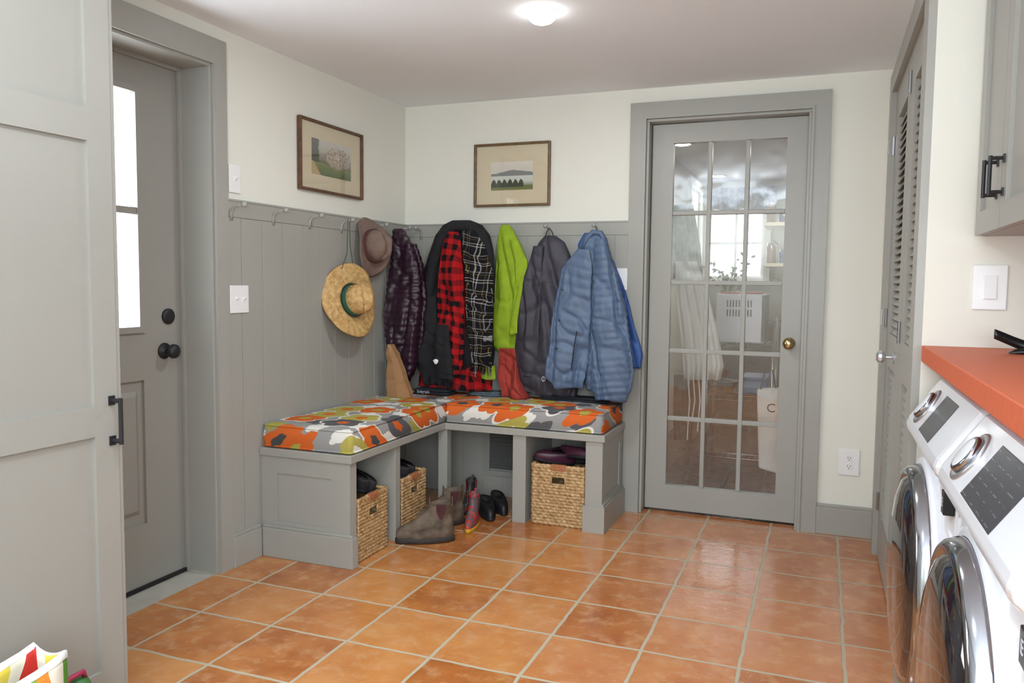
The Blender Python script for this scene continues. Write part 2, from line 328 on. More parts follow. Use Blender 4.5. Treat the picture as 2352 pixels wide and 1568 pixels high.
# ---------------------------------------------------------------- exterior door
d1=thing('door_1',None,None,(DX,(JY0+JY1)/2,0),kind='structure')
gx0=bp(322,480,0,DX).y; gz1=bp(300,197,0,DX).z; gz0=bp(300,762,0,DX).z; gzm=bp(300,483,0,DX).z
e0,e1=JY0+.012,JY1-.012; g0=e0+.17; g1=gx0
mb=MB().box(DX-.045,DX,e0,g0,.012,T-.095).box(DX-.045,DX,g1,e1,.012,T-.095).box(DX-.045,DX,g0,g1,gz1,T-.095)
pz1=bp(335,872,0,DX).z; pz0=bp(335,1202,0,DX).z; py1=bp(342,1100,0,DX).y
mb.box(DX-.045,DX,g0,g1,pz1,gz0).box(DX-.045,DX,g0,g1,.012,pz0).box(DX-.045,DX-.012,g0,min(py1,g1),pz0,pz1)
if py1<g1: mb.box(DX-.045,DX,py1,g1,pz0,pz1)
mb.build('door_slab',GRAYD,d1)
zL,zH=gz0-.006,gz1+.006
MB().box(DX-.03,DX+.01,g1-.022,g1+.006,zL,zH).box(DX-.03,DX+.01,g0-.006,g0+.02,zL,zH).box(DX-.03,DX+.01,g0+.02,g1-.022,gz1-.02,zH).box(DX-.03,DX+.01,g0+.02,g1-.022,zL,gz0+.018).box(DX-.03,DX+.005,g0+.02,g1-.022,gzm-.013,gzm+.013).build('glazing_bars',GRAYD,d1)
bx(DX-.024,DX-.02,g0,g1,gz0,gz1).build('pane',GLASS,d1)
pm=py1-.035
MB().hexa([(DX-.012,g0+.04,pz0+.04),(DX-.012,pm,pz0+.04),(DX-.012,pm,pz1-.04),(DX-.012,g0+.04,pz1-.04),(DX-.002,g0+.06,pz0+.06),(DX-.002,pm-.02,pz0+.06),(DX-.002,pm-.02,pz1-.06),(DX-.002,g0+.06,pz1-.06)]).build('raised_panel',GRAYD,d1,bevel=.002)
k=bp(390,806,0,DX+.03)
MB().lathe([(.0,0),(.032,0),(.032,.006),(.012,.01),(.011,.03),(.022,.036),(.029,.047),(.027,.06),(.014,.068),(0,.069)],(DX,k.y,k.z),'x').build('knob',BLACKM,d1,smooth=True)
k=bp(385,726,0,DX)
MB().lathe([(.0,0),(.031,0),(.031,.008),(.024,.012),(.012,.014),(0,.014)],(DX,k.y,k.z),'x').build('deadbolt',BLACKM,d1,smooth=True)
bx(DX-.04,DX+.01,e0,e1,.0,.014).build('weatherstrip',BLACKP,d1)
# ---------------------------------------------------------------- french door
d2=thing('door_2',None,None,((OX0+OX1)/2,.08,0),kind='structure')
y0,y1=.06,.098
sx0,sx1=OX0+.018,OX1-.016; gxa,gxb=1.548,2.108; zt,zb=1.949,.146; top=OZ-.018
MB().box(sx0,gxa,y0,y1,.014,top).box(gxb,sx1,y0,y1,.014,top).box(gxa,gxb,y0,y1,zt,top).box(gxa,gxb,y0,y1,.014,zb).build('door_frame',GRAY,d2)
mb=MB()
for i in (1,2): x=gxa+(gxb-gxa)*i/3; mb.box(x-.011,x+.011,y0+.004,y1-.004,zb,zt)
for i in range(1,5): z=zb+(zt-zb)*i/5; mb.box(gxa,gxb,y0+.0055,y1-.0055,z-.011,z+.011)
mb.build('muntins',GRAY,d2,bevel=.003)
bx(gxa,gxb,.078,.081,zb,zt).build('pane',GLASS,d2)
k=bp(1812,789,1,.04)
MB().lathe([(0,0),(.03,0),(.03,.004),(.024,.007),(.011,.01),(.011,.028),(.02,.034),(.028,.044),(.027,.056),(.015,.064),(0,.065)],(k.x,y0,k.z),'-y').build('knob',BRASS,d2,smooth=True)
# ---------------------------------------------------------------- louvered door on the right wall
d3=thing('door_3',None,None,(R+.01,(LY0+LY1)/2,0),kind='structure')
ym=-.93
for a,c in ((ym+.002,LY1-.014),(LY0+.014,ym-.002)):
    o=MB().box(R,R+.03,a,a+.13,.01,T-.095).box(R,R+.03,c-.13,c,.01,T-.095)
    for z0,z1 in ((.01,.2),(.88,1.02),(T-.22,T-.095)): o.box(R,R+.03,a+.13,c-.13,z0,z1)
    leaf=o.build('door_leaf',GRAY,d3)
    lv=MB()
    for lo,hi in ((.2,.88),(1.02,T-.22)):
        z=lo+.012
        while z<hi-.01:
            lv.hexa([(R+.006,a+.13,z-.010),(R+.006,c-.13,z-.010),(R+.010,c-.13,z-.012),(R+.010,a+.13,z-.012),(R+.024,a+.13,z+.014),(R+.024,c-.13,z+.014),(R+.028,c-.13,z+.012),(R+.028,a+.13,z+.012)]); z+=.030
    lv.build('louver_slats',GRAY,leaf)
MB().lathe([(0,0),(.022,0),(.022,.004),(.008,.008),(.007,.03),(.018,.036),(.026,.046),(.024,.058),(.012,.066),(0,.066)],(R,-.72,.94),'-x',n=12).build('knob',simple('crystal_knob',c3(200,205,210),.08,.7,var=.2),d3)
for z in (1.83,1.08,.25): MB().tube([(R-.004,LY1-.008,z-.04),(R-.004,LY1-.008,z+.04)],.008).box(R-.024,R-.0225,LY1+.0,LY1+.03,z-.035,z+.035).build('hinge',STEEL,d3)
for z in (1.95,1.05): MB().tube([(R-.004,ym,z-.04),(R-.004,ym,z+.04)],.007).build('hinge',STEEL,d3)
st(bx(R+.06,R+.07,LY0,LY1,0,T),'closet_shade_sheet',simple('closet_shadow_paint',c3(70,68,64),.9))  # dark sheet behind the slats; its colour stands in for the closet's shade
# ---------------------------------------------------------------- tall cabinet on the left
CXF=.6
far=bp(278,784,0,CXF).y
cab=thing('tall_cabinet','tall gray painted cabinet with recessed panels at the left edge, nearest the viewer','cabinet',(CXF/2,far-.6,0))
near=far-1.25
MB().box(.001,CXF-.022,near,far,0.0,H-.002).build('body',GRAYD,cab)
pyE=bp(208,600,0,CXF).y
z_a=bp(200,245,0,CXF).z; z_b=bp(200,322,0,CXF).z; z_c=bp(214,936,0,CXF).z; z_d=bp(218,1004,0,CXF).z
de=bp(262,600,0,CXF).y
o=MB().box(CXF-.022,CXF,pyE,de,.1,H-.01).box(CXF-.022,CXF,near,near+.1,.1,H-.01)
o.box(CXF-.022,CXF,near+.1,pyE,z_b,z_a).box(CXF-.022,CXF,near+.1,pyE,z_d,z_c).box(CXF-.022,CXF,near+.1,pyE,.1,.2).box(CXF-.022,CXF,near+.1,pyE,H-.04,H-.01)
o.box(CXF-.022,CXF-.010,near+.1,pyE,.2,z_d).box(CXF-.022,CXF-.010,near+.1,pyE,z_c,z_b).box(CXF-.022,CXF-.010,near+.1,pyE,z_a,H-.04)
door=o.build('door',GRAYD,cab)
MB().box(CXF-.022,CXF-.004,de+.003,far,0,H-.003).box(CXF-.022,CXF-.012,near,de,0,.098).build('face_frame',GRAYD,cab,bevel=.0015)
ha=bp(255,912,0,CXF+.0); hb=bp(258,1018,0,CXF+.0)
def pull(parent,x,y,z0,z1):
    m=MB(); m.tube([(x-.03,y,z0),(x-.03,y,z1)],.0045)
    m.tube([(x,y,z0+.006),(x-.03,y,z0+.006)],.0045); m.tube([(x,y,z1-.006),(x-.03,y,z1-.006)],.0045)
    m.box(x-.004,x,y-.007,y+.007,z0-.003,z0+.016); m.box(x-.004,x,y-.007,y+.007,z1-.016,z1+.003)
    return m.build('handle',BLACKM,parent)
m_=MB(); x=CXF; y=ha.y; z0,z1=hb.z,ha.z
m_.tube([(x+.032,y,z0),(x+.032,y,z1)],.0055).tube([(x,y,z0+.008),(x+.032,y,z0+.008)],.006).tube([(x,y,z1-.008),(x+.032,y,z1-.008)],.006).box(x,x+.004,y-.009,y+.009,z0-.004,z0+.02).box(x,x+.004,y-.009,y+.009,z1-.02,z1+.004)
m_.build('handle',BLACKM,door)
# ---------------------------------------------------------------- bench
ben=thing('corner_bench','gray painted L-shaped storage bench with open cubbies in the corner','bench',(.4,-.4,0))
tb=.034; sb_=S-tb
MB().box(.015,D+.012,YB-.012,-.015,sb_,S).box(D+.012,E+.012,D2-.012,-.015,sb_,S).build('seat_top',GRAY,ben,bevel=.003)
px0,px1=.10,D-.095
MB().box(.015,px0,YB,YB+.02,0,sb_).box(px1,D,YB,YB+.02,0,sb_).box(px0,px1,YB,YB+.02,sb_-.075,sb_).box(px0,px1,YB,YB+.02,0,.16).box(px0,px1,YB+.007,YB+.02,.16,sb_-.075).build('end_panel',GRAY,ben)
MB().box(E-.02,E,D2,D2+.07,0,sb_).box(E-.02,E,-.09,-.015,0,sb_).box(E-.02,E,D2+.07,-.09,sb_-.06,sb_).box(E-.02,E,D2+.07,-.09,0,.16).box(E-.02,E-.007,D2+.07,-.09,.16,sb_-.06).build('end_panel',GRAY,ben)
MB().box(.03,D+.022,YB-.018,YB,0,.13).box(D,D+.022,YB,YB+.028,0,.13).box(.03,D+.016,YB-.011,YB,.13,.142).build('plinth',GRAY,ben,bevel=.002)
MB().box(E,E+.018,D2-.018,-.03,0,.13).box(E-.092,E,D2-.018,D2,0,.13).box(E,E+.012,D2-.01,-.03,.13,.142).build('plinth',GRAY,ben)
dv=bp(915,1100,0,D).y
MB().box(D-.02,D,YB+.02,YB+.05,0,sb_).build('post',GRAY,ben,bevel=.0015)
MB().box(.02,D-.001,dv-.025,dv+.02,0,sb_).build('divider',GRAY,ben,bevel=.0015)
MB().box(D-.03,D+.022,D2-.0,D2+.05,0,sb_).build('post',GRAY,ben,bevel=.0015)
xa=bp(1177,1100,1,D2).x; xb=bp(1207,1100,1,D2).x
MB().box(xa,xb,D2+.0,-.02,0,sb_).build('divider',GRAY,ben,bevel=.0015)
MB().box(E-.085,E-.02,D2,D2+.02,0,sb_).build('post',GRAY,ben)
gr=thing('return_air_grille','dark louvered air grille low on the wall inside the corner cubby of the bench','vent',(.83,-.02,.2))
g0x=bp(1113,1050,1,-.03).x; g1x=g0x+.25
MB().box(g0x,g0x+.03,-.03,-.014,.12,.42).box(g1x-.03,g1x,-.03,-.014,.12,.42).box(g0x+.03,g1x-.03,-.03,-.014,.12,.15).box(g0x+.03,g1x-.03,-.03,-.014,.39,.42).build('frame',GRAYD,gr)
mb=MB()
for i in range(11): z=.16+i*.021; mb.hexa([(g0x+.03,-.024,z),(g1x-.03,-.024,z),(g1x-.03,-.022,z+.003),(g0x+.03,-.022,z+.003),(g0x+.03,-.0145,z+.015),(g1x-.03,-.0145,z+.015),(g1x-.03,-.0142,z+.018),(g0x+.03,-.0142,z+.018)])
mb.build('slats',simple('grille_dark',c3(84,84,82),.5),gr)
def rbox(x0,x1,y0,y1,z0,z1,r,puff=.012):
    mb=MB(); rings=[]
    prof=[(r,0),(r*.3,.0+r*.3),(0,r),(0-.004,(z1-z0)/2),(0,z1-z0-r),(r*.3,z1-z0-r*.3),(r,z1-z0)]
    def rect(ins,z):
        P=[];rr=.02
        a0,a1,b0,b1=x0+ins,x1-ins,y0+ins,y1-ins
        for cxx,cyy,s in ((a1-rr,b1-rr,0),(a0+rr,b1-rr,1),(a0+rr,b0+rr,2),(a1-rr,b0+rr,3)):
            for k in range(5):
                a=s*PI/2+k*PI/8; P.append((cxx+rr*math.cos(a),cyy+rr*math.sin(a),z))
        return P
    for ins,dz in prof: rings.append(rect(ins,z0+dz))
    for f in (.06,.12,.2,.3): rings.append(rect(min(x1-x0,y1-y0)*f,z1+puff*math.sin(min(1,f/.3)*PI/2)))
    return mb.loft(rings)
CT=.104
def cushion(name,label,x0,x1,y0,y1):
    t=thing(name,label,'cushion',((x0+x1)/2,(y0+y1)/2,S+.001),group='floral bench cushions')
    z0,z1=S+.001,S+CT
    rbox(x0,x1,y0,y1,z0,z1,.012,.006).build('pad',FLORAL,t,smooth=True)
    for z in (z0+.008,z1-.005):
        P=[]
        for (cxx,cyy,s) in ((x1-.02,y1-.02,0),(x0+.02,y1-.02,1),(x0+.02,y0+.02,2),(x1-.02,y0+.02,3)):
            for k in range(5): a=s*PI/2+k*PI/8; P.append((cxx+.019*math.cos(a),cyy+.019*math.sin(a),z))
        P.append(P[0]); MB().tube(P,.0045,6).build('piping',FLORAL,t,smooth=True)
    return t
cushion('bench_cushion','orange and gray floral bench cushion along the left paneled wall, the longer one',.02,D+.004,YB+.004,-.02)
cushion('bench_cushion','orange and gray floral bench cushion under the coats on the back wall',D+.01,E-.004,D2+.0,-.02)
# ---------------------------------------------------------------- shoes (toe along -x, local)
def ring(hx,tx,hw,z,n=40,zt=None,wr=0):
    c=(hx+tx)/2; L=(hx-tx)/2; P=[]
    for j in range(n):
        a=2*PI*j/n; ca,sa=math.cos(a),math.sin(a)
        f=(1-ca)/2                                  # 0 heel .. 1 toe
        w=hw*(.86+.14*math.sin(PI*min(1,f*1.25)))*(1 if f<.7 else 1-.08*(f-.7)/.3)
        x=c+L*math.copysign(abs(ca)**.9,ca); y=w*math.copysign(abs(sa)**.85,sa)
        zz=z if zt is None else z+(zt-z)*f
        if wr: q=wr*noise.noise(Vector((x*28,y*28,z*30))); x+=q*ca; y+=q*sa
        P.append((x,y,zz))
    return P
def chelsea(root,s,upper,sole,gore,sh=1.0,wr=.007):
    LB().loft([ring(a*s,b*s,w*s,z*s) for a,b,w,z in ((.143,-.146,.044,0),(.147,-.15,.047,.004),(.147,-.15,.047,.024),(.142,-.146,.044,.028))]).build('sole',sole,root,smooth=True)
    zz=[(.137,-.142,.043,.024,.024),(.141,-.146,.045,.042,.04),(.141,-.144,.045,.062,.056),(.139,-.136,.044,.082,.070),(.136,-.118,.042,.098,.083),(.132,-.092,.040,.111,.096),(.129,-.064,.038,.124,.110),(.127,-.036,.036,.137,.127),(.126,-.012,.036,.15,.145),(.127,.008,.037,.163,.160),(.130,.016,.038,.180*sh,.175*sh),(.133,.015,.039,.198*sh,.188*sh),(.135,.014,.040,.210*sh,.198*sh)]
    rg=[]
    for (q0,q1) in zip(zz[:-1],zz[1:]):
        for k in (0,.33,.66): a,b,w,z,t=[u+(v-u)*k for u,v in zip(q0,q1)]; rg.append(ring(a*s,b*s,w*s,z*s,zt=t*s,wr=wr*s))
    a,b,w,z,t=zz[-1]; rg.append(ring(a*s,b*s,w*s,z*s,zt=t*s))
    rg+= [ring(.130*s,.019*s,.035*s,.207*sh*s,zt=.195*sh*s),ring(.122*s,.024*s,.030*s,.15*s)]
    LB().loft(rg).build('upper',upper,root,smooth=True)
    for sg in (-1,1):
        LB().loft([[(x*s,sg*(w+.0035)*s,z*s) for x in xs] for z,w,xs in ((.118,.0365,(.066,.071,.076)),(.14,.036,(.056,.071,.086)),(.165*sh,.0375,(.050,.073,.094)),(.198*sh,.0395,(.048,.073,.096)))],close=False).build('elastic_gore',gore,root,solid=.003)
    for x in (.018,.130): LB().box((x-.002)*s,(x+.004)*s,-.010*s,.010*s,(.18*sh)*s,(.226*sh)*s).build('pull_tab',upper,root,bevel=.002)
def lowshoe(root,s,up,sole,inner):
    LB().loft([ring(.13*s,-.14*s,.043*s,0),ring(.135*s,-.145*s,.048*s,.006*s),ring(.135*s,-.145*s,.048*s,.022*s)]).build('sole',sole,root,smooth=True,bevel=.002)
    rg=[ring(a*s,b*s,w*s,z*s,zt=t*s) for a,b,w,z,t in ((.13,-.138,.045,.02,.02),(.132,-.138,.047,.045,.040),(.13,-.125,.045,.065,.056),(.127,-.09,.042,.08,.068),(.124,-.05,.038,.088,.076),(.118,-.036,.031,.087,.074))]
    LB().loft(rg,cap=False).build('upper',up,root,smooth=True)
    LB().loft([ring(.119*s,-.037*s,.032*s,.086*s,zt=.073*s),ring(.115*s,-.05*s,.035*s,.045*s),ring(.11*s,-.06*s,.03*s,.028*s)]).build('lining',inner,root,smooth=True)
def shoe_at(name,label,kind,u0,v0,u1,v1,group=None,z=0,args=()):
    a=bp(u0,v0,2,z); b=bp(u1,v1,2,z)   # toe, heel
    d=(b-a); rot=math.atan2(d.y,d.x); c=(a+b)/2
    t=local(name,label,'shoe' if kind is lowshoe else 'boot',(c.x,c.y,z+.001),rot,group)
    kind(t,*args); return t
shoe_at('ankle_boot','scuffed brown leather ankle boot with burgundy elastic side, nearer one of its pair',chelsea,912,1247,1042,1240,'brown ankle boots by the bench',args=(.95,LEATH,RUBBR,GORE,.97))
shoe_at('ankle_boot','scuffed brown leather ankle boot standing directly behind its mate',chelsea,956,1210,1064,1200,'brown ankle boots by the bench',args=(.9,LEATH,RUBBR,GORE,.97))
shoe_at('rain_boot','small red patterned child boot with yellow sole, beside the brown boots',chelsea,1070,1230,1096,1194,'small red and gray boots',args=(.68,REDR,YEL,GRYB,1.15,.002))
shoe_at('rain_boot','small gray patterned child boot, behind the brown boots',chelsea,1066,1184,1088,1158,'small red and gray boots',args=(.66,GRYB,RUB,REDR,1.15,.002))
shoe_at('slip_on_shoe','black slip-on shoe nearest the red boot on the tiles',lowshoe,1132,1206,1106,1160,'black slip-on shoes',args=(.9,RUB,RUB,BLACKP))
shoe_at('slip_on_shoe','black slip-on shoe furthest right on the tiles by the bench divider',lowshoe,1164,1192,1130,1150,'black slip-on shoes',args=(.9,RUB,RUB,BLACKP))
# ---------------------------------------------------------------- baskets
STITCH=simple('rust_stitching',c3(164,104,66),.7,var=.2,scale=80)
def basket(label,cx,cy,w,dp,h,rot):
    t=local('wicker_basket',label,'basket',(cx,cy,.0015),rot,'woven storage baskets')
    rows=int(h/.0155); mb=LB()
    def side(p0,p1,nrm,hole):
        L=(Vector(p1)-Vector(p0)).length; nc=int(L/.0048); base=len(mb.v); nr=rows*5
        for i in range(nr+1):
            z=h*i/nr; r=i/5; row=int(r) if i<nr else rows-1; fr=r-row
            for j in range(nc+1):
                q=j/nc; x=q*L; ph=(x/.028+(row%2)*.5)+(fr-.5)*.35
                dsp=.0075*abs(math.sin(PI*min(fr,1)))**.5*(.2+.8*abs(math.sin(PI*ph))**.6)
                if j in (0,nc): dsp=.002
                p=Vector(p0)+(Vector(p1)-Vector(p0))*q+Vector(nrm)*dsp; mb.v.append((p.x,p.y,z+.002*math.sin(2*PI*ph)))
        for i in range(nr):
            for j in range(nc):
                qx=(j+.5)/nc; zc=h*(i+.5)/nr
                if hole and abs(qx-.5)*L<.036 and h-.09<zc<h-.05: continue
                a=base+i*(nc+1)+j; mb.f.append((a,a+1,a+nc+2,a+nc+1))
    x,y=w/2,dp/2
    side((-x,-y,0),(x,-y,0),(0,-1,0),True); side((x,-y,0),(x,y,0),(1,0,0),False); side((x,y,0),(-x,y,0),(0,1,0),True); side((-x,y,0),(-x,-y,0),(-1,0,0),False)
    mb.build('woven_shell',WICK,t,smooth=True,solid=.004)
    LB().box(-x,x,-y,y,.004,.012).build('bottom',WICK,t)
    P=[(-x,-y,h),(x,-y,h),(x,y,h),(-x,y,h),(-x,-y,h)]
    r=LB()
    for a,b in zip(P[:-1],P[1:]):
        nn=30; pts=[Vector(a)+(Vector(b)-Vector(a))*k/nn for k in range(nn+1)]; r.tube(pts,[.009+.002*math.sin(k*2.2) for k in range(nn+1)],8)
    r.build('rim',WICK,t,smooth=True)
    for sg in (-1,1):
        hp=[(-.037,h-.09),(.037,h-.09),(.037,h-.05),(-.037,h-.05),(-.037,h-.09)]
        q=LB()
        for a,b in zip(hp[:-1],hp[1:]): q.tube([(a[0],sg*(y+.004),a[1]),(b[0],sg*(y+.004),b[1])],.0045,6)
        q.build('handle_opening',WICK,t,smooth=True)
        LB().box(-.04,.04,sg*y-.012,sg*y+.012,h-.02,h+.011).build('handle_wrap',STITCH,t,bevel=.005)
    return t
basket('wicker basket filled with dark shoes in the left cubby nearest the exterior door',D-.135,YB+.185,.25,.26,.27,PI/2)
basket('wicker basket with shoes in the second cubby of the left bench, beside the ankle boots',D-.13,dv+.165,.25,.24,.27,PI/2)
xc=(xb+E-.085)/2+.01
basket('wicker basket with purple shoes in the right end cubby of the bench',xc,D2+.15,.275,.25,.30,0)
DSH=simple('dark_shoe_fabric',c3(34,34,40),.7,var=.3,scale=20); PSH=simple('plum_shoe_leather',c3(74,34,54),.4,var=.15)
def shoe_in(label,x,y,z,rot,tilt,up,grp):
    t=local('low_shoe',label,'shoe',(x,y,z),rot,grp); lowshoe(t,.8,up,RUB,BLACKP); t.rotation_euler=(tilt[0],tilt[1],rot); return t
g='dark shoes in the left basket'
shoe_in('black shoe on top of the left basket, toe toward the exterior door end',.30,YB+.115,.28,.3,(.1,.45),DSH,g)
shoe_in('black shoe on top of the left basket, in its middle',.33,YB+.19,.31,.1,(.2,.4),DSH,g)
shoe_in('black shoe on top of the left basket, beside the divider',.33,YB+.265,.285,-.2,(-.1,.4),DSH,g)
g='dark shoes in the middle basket'
shoe_in('dark gray shoe lying in the middle basket, nearer end',.34,dv+.12,.275,.3,(.1,.3),DSH,g)
shoe_in('dark gray shoe lying in the middle basket, farther end',.34,dv+.21,.27,-.1,(.1,.3),DSH,g)
g='plum shoes in the right basket'
shoe_in('plum leather shoe on top of the right basket, left side',xc-.055,D2+.125,.30,.5,(.25,.15),PSH,g)
shoe_in('plum leather shoe on top of the right basket, right side',xc+.05,D2+.13,.325,2.6,(.2,.15),PSH,g)
shoe_in('black shoe at the back of the right basket',xc,D2+.22,.30,.0,(.3,.1),DSH,g)
# ---------------------------------------------------------------- garments
def garment(rows,yc,amp=.012,k=7,seed=0,quilt=0,qa=.006,n=110,steps=70,slope=0.0):
    """rows: (pixel v, left u, right u, depth) read on the hanging plane; a soft hanging volume with folds"""
    R_=[]
    for v,ul,ur,dp in rows:
        a=bp(ul,v,1,yc); b=bp(ur,v,1,yc); R_.append(((a.z+b.z)/2,a.x,b.x,dp))
    zs=[r[0] for r in R_]; zz=list(reversed(zs))
    def interp(z):
        return [float(np.interp(z,zz,list(reversed([r[i] for r in R_])))) for i in (1,2,3)]
    z1,z0=zs[0],zs[-1]; rings=[]
    steps=int(max(24,(z1-z0)/.008)) if quilt else steps
    nz=lambda a,b,c: noise.noise(Vector((a,b,c+seed*3.7)))
    for i in range(steps+1):
        z=z1+(z0-z1)*i/steps; xl,xr,dp=interp(z); cx=(xl+xr)/2; hw=(xr-xl)/2; P=[]
        fade=min(1,i/steps*3+.15)
        for j in range(n):
            a=2*PI*j/n; ca,sa=math.cos(a),math.sin(a)
            x=cx+hw*math.copysign(abs(ca)**.85,ca); yy=math.copysign(abs(sa)**.62,sa)*dp*.45
            xs=x+(z1-z)*.10*math.sin(seed*1.7)
            big=nz(xs*7.5,z*1.2,0); cre=1-min(1,abs(nz(xs*10,z*1.8,4))*4.5)
            dia=1-min(1,abs(nz(xs*7+z*6,z*6-xs*3,8))*5)
            f=amp*fade*(3.6*big-2.2*cre-1.1*dia)
            if quilt:
                zq=z+.012*nz(xs*7,z*1.5,9)+slope*(x-cx)
                f+=qa*(abs(math.sin(PI*zq/quilt))**.45-.55)*(.8+.8*nz(xs*16,z*8,2))
                f+=qa*.5*nz(xs*40,z*12,6)
            if sa>0: y=yc-yy-f*min(1,sa*2.2)
            else: y=min(yc-yy,-.018)
            x+=amp*1.2*nz(z*6,ca*2,1)*fade
            if quilt: x+=qa*.6*math.copysign(1,ca)*(abs(math.sin(PI*z/quilt))-.5)*abs(ca)
            P.append((x,y,z-(.03*nz(x*9,2,2) if i==steps else 0)))
        rings.append(P)
    return MB().loft(rings)
def hang(name,label,cat,u,v):
    p=bp(u,v,1,-.08); return thing(name,label,cat,(p.x,-.08,p.z))
t=hang('puffer_vest','dark purple quilted puffer hanging in the corner left of the black coat','jacket',920,530)
garment([(525,905,924,.02),(535,903,932,.05),(560,902,945,.07),(600,901,958,.09),(650,894,968,.10),(700,888,968,.11),(760,887,962,.11),(820,893,958,.10),(855,903,950,.08),(870,912,942,.05)],-.27,.009,5,1,quilt=.036,qa=.011).build('quilted_body',PURPLE,t,smooth=True)
garment([(560,935,955,.03),(610,945,972,.05),(680,950,978,.06),(760,948,975,.05),(800,948,966,.03)],-.23,.007,5,3,quilt=.036,qa=.009,slope=.3).build('sleeve',PURPLE,t,smooth=True)
t=hang('black_coat','bulky black fleece coat under the plaid scarves on the back wall','coat',1060,508)
garment([(506,1040,1080,.05),(516,1020,1105,.10),(540,1003,1122,.14),(580,988,1132,.15),(640,972,1136,.16),(720,955,1136,.17),(790,946,1132,.17),(845,960,1126,.16),(885,980,1115,.13)],-.115,.010,6,2).build('coat_body',BLACKF,t,smooth=True)
pts=[bp(u,v,1,-.18) for u,v in ((990,760),(985,700),(988,640),(1000,585),(1020,540),(1048,518),(1080,522),(1108,548),(1124,590),(1130,650))]
MB().tube(pts,[.012,.022,.028,.032,.032,.030,.032,.032,.028,.018],14).build('hood_roll',BLACKF,t,smooth=True)
garment([(680,962,1002,.04),(760,948,1003,.06),(840,960,1012,.06),(885,975,1018,.04)],-.205,.008,6,9).build('sleeve',BLACKF,t,smooth=True)
t=hang('plaid_shirt','red and black buffalo plaid shirt hanging over the black coat','shirt',1035,530)
garment([(532,1030,1052,.02),(560,1018,1060,.05),(620,1008,1064,.06),(700,1004,1066,.06),(780,1008,1066,.06),(840,1018,1062,.05),(866,1028,1054,.03)],-.22,.009,8,4).build('front',REDPL,t,smooth=True)
garment([(825,975,1000,.05),(850,965,1132,.07),(892,962,1128,.06)],-.17,.010,6,8).build('shirt_tail',REDPL,t,smooth=True)
t=hang('plaid_scarf','black and white plaid fringed scarf draped over the black coat','scarf',1090,545)
garment([(530,1062,1090,.02),(560,1064,1112,.05),(620,1068,1130,.06),(700,1070,1134,.06),(780,1076,1132,.06),(838,1084,1128,.05)],-.228,.010,8,6).build('cloth',BWPL,t,smooth=True)
fr=MB()
for i in range(26):
    u=1085+i*1.75; a=bp(u,832,1,-.235-.006*(i%3)); b=bp(u+random.uniform(-4,4),862+random.uniform(-8,10),1,-.235-.006*(i%3))
    fr.tube([a,(a+b)/2+Vector((random.uniform(-.003,.003),0,0)),b],[.0028,.0022,.001],5)
fr.build('fringe',BWPL,t)
t=hang('black_scarf','black fringed scarf end hanging below the red plaid shirt','scarf',1020,760)
garment([(745,1003,1030,.02),(790,1000,1034,.035),(850,1004,1040,.035),(872,1008,1040,.03)],-.255,.005,8,7).build('cloth',BLACKF,t,smooth=True)
fr=MB()
for i in range(18):
    u=1008+i*2; a=bp(u,864,1,-.257); b=bp(u+random.uniform(-4,4),896+random.uniform(-8,6),1,-.257); fr.tube([a,b],[.0028,.001],5)
fr.build('fringe',BLACKF,t)
a=bp(1002,830,1,-.28)
MB().lathe([(0,0),(.012,.001),(.015,.006),(.009,.012),(0,.013)],a,'-y',n=9,fn=lambda x,y,h,an,r:(x*(1+.3*math.sin(3*an)),y,h)).build('white_tuft',WPLAS,t)
t=hang('lime_sweater','lime green fleece top hanging between the plaid scarf and the charcoal jacket','sweater',1162,517)
garment([(516,1153,1168,.02),(524,1149,1176,.05),(545,1145,1186,.07),(590,1141,1206,.10),(640,1139,1211,.11),(700,1135,1203,.11),(760,1130,1196,.10),(792,1129,1192,.08),(810,1146,1188,.06),(828,1172,1184,.03)],-.10,.010,5,3).build('body',LIME,t,smooth=True)
garment([(550,1172,1190,.04),(600,1182,1211,.05),(650,1184,1211,.05),(710,1176,1202,.05),(765,1170,1196,.04)],-.155,.006,5,12).build('sleeve',LIME,t,smooth=True)
garment([(840,1108,1136,.05),(868,1108,1138,.05)],-.2,.006,5,3).build('hem',LIME,t,smooth=True)
t=hang('red_sweater','brick red garment bunched below the lime green top','sweater',1165,815)
garment([(800,1146,1184,.05),(835,1140,1188,.07),(870,1142,1194,.09),(895,1150,1206,.11),(909,1152,1214,.10)],-.15,.014,9,5).build('body',REDF,t,smooth=True)
t=hang('charcoal_jacket','dark charcoal jacket hanging by its loop left of the blue jacket','jacket',1262,535)
garment([(541,1252,1276,.04),(556,1240,1296,.08),(590,1224,1310,.11),(640,1208,1318,.13),(700,1198,1325,.15),(760,1188,1330,.16),(820,1184,1335,.16),(870,1194,1332,.15),(908,1210,1322,.13)],-.11,.010,5,7).build('body',CHARC,t,smooth=True)
garment([(565,1226,1250,.05),(640,1206,1245,.06),(720,1192,1240,.07),(800,1186,1238,.07),(865,1196,1238,.05)],-.165,.008,5,17).build('sleeve',CHARC,t,smooth=True)
pts=[bp(u,v,1,-.075) for u,v in ((1252,548),(1256,532),(1262,524),(1268,532),(1273,548))]; MB().tube(pts,.003,6).build('hanging_loop',CHARC,t)
LGO=simple('white_print',c3(190,190,196),.6)
a=bp(1248,870,1,-.222)
MB().lathe([(.011,0),(.0135,0),(.0135,.001),(.011,.001),(.011,0)],a,'-y',n=20,fn=lambda x,y,h,an,r:(x*.8,y,h)).box(a.x-.001,a.x+.001,a.y-.001,a.y,a.z-.01,a.z+.012).build('logo',LGO,t)
t=hang('bright_blue_jacket','bright blue jacket mostly hidden behind the slate blue quilted one','jacket',1370,530)
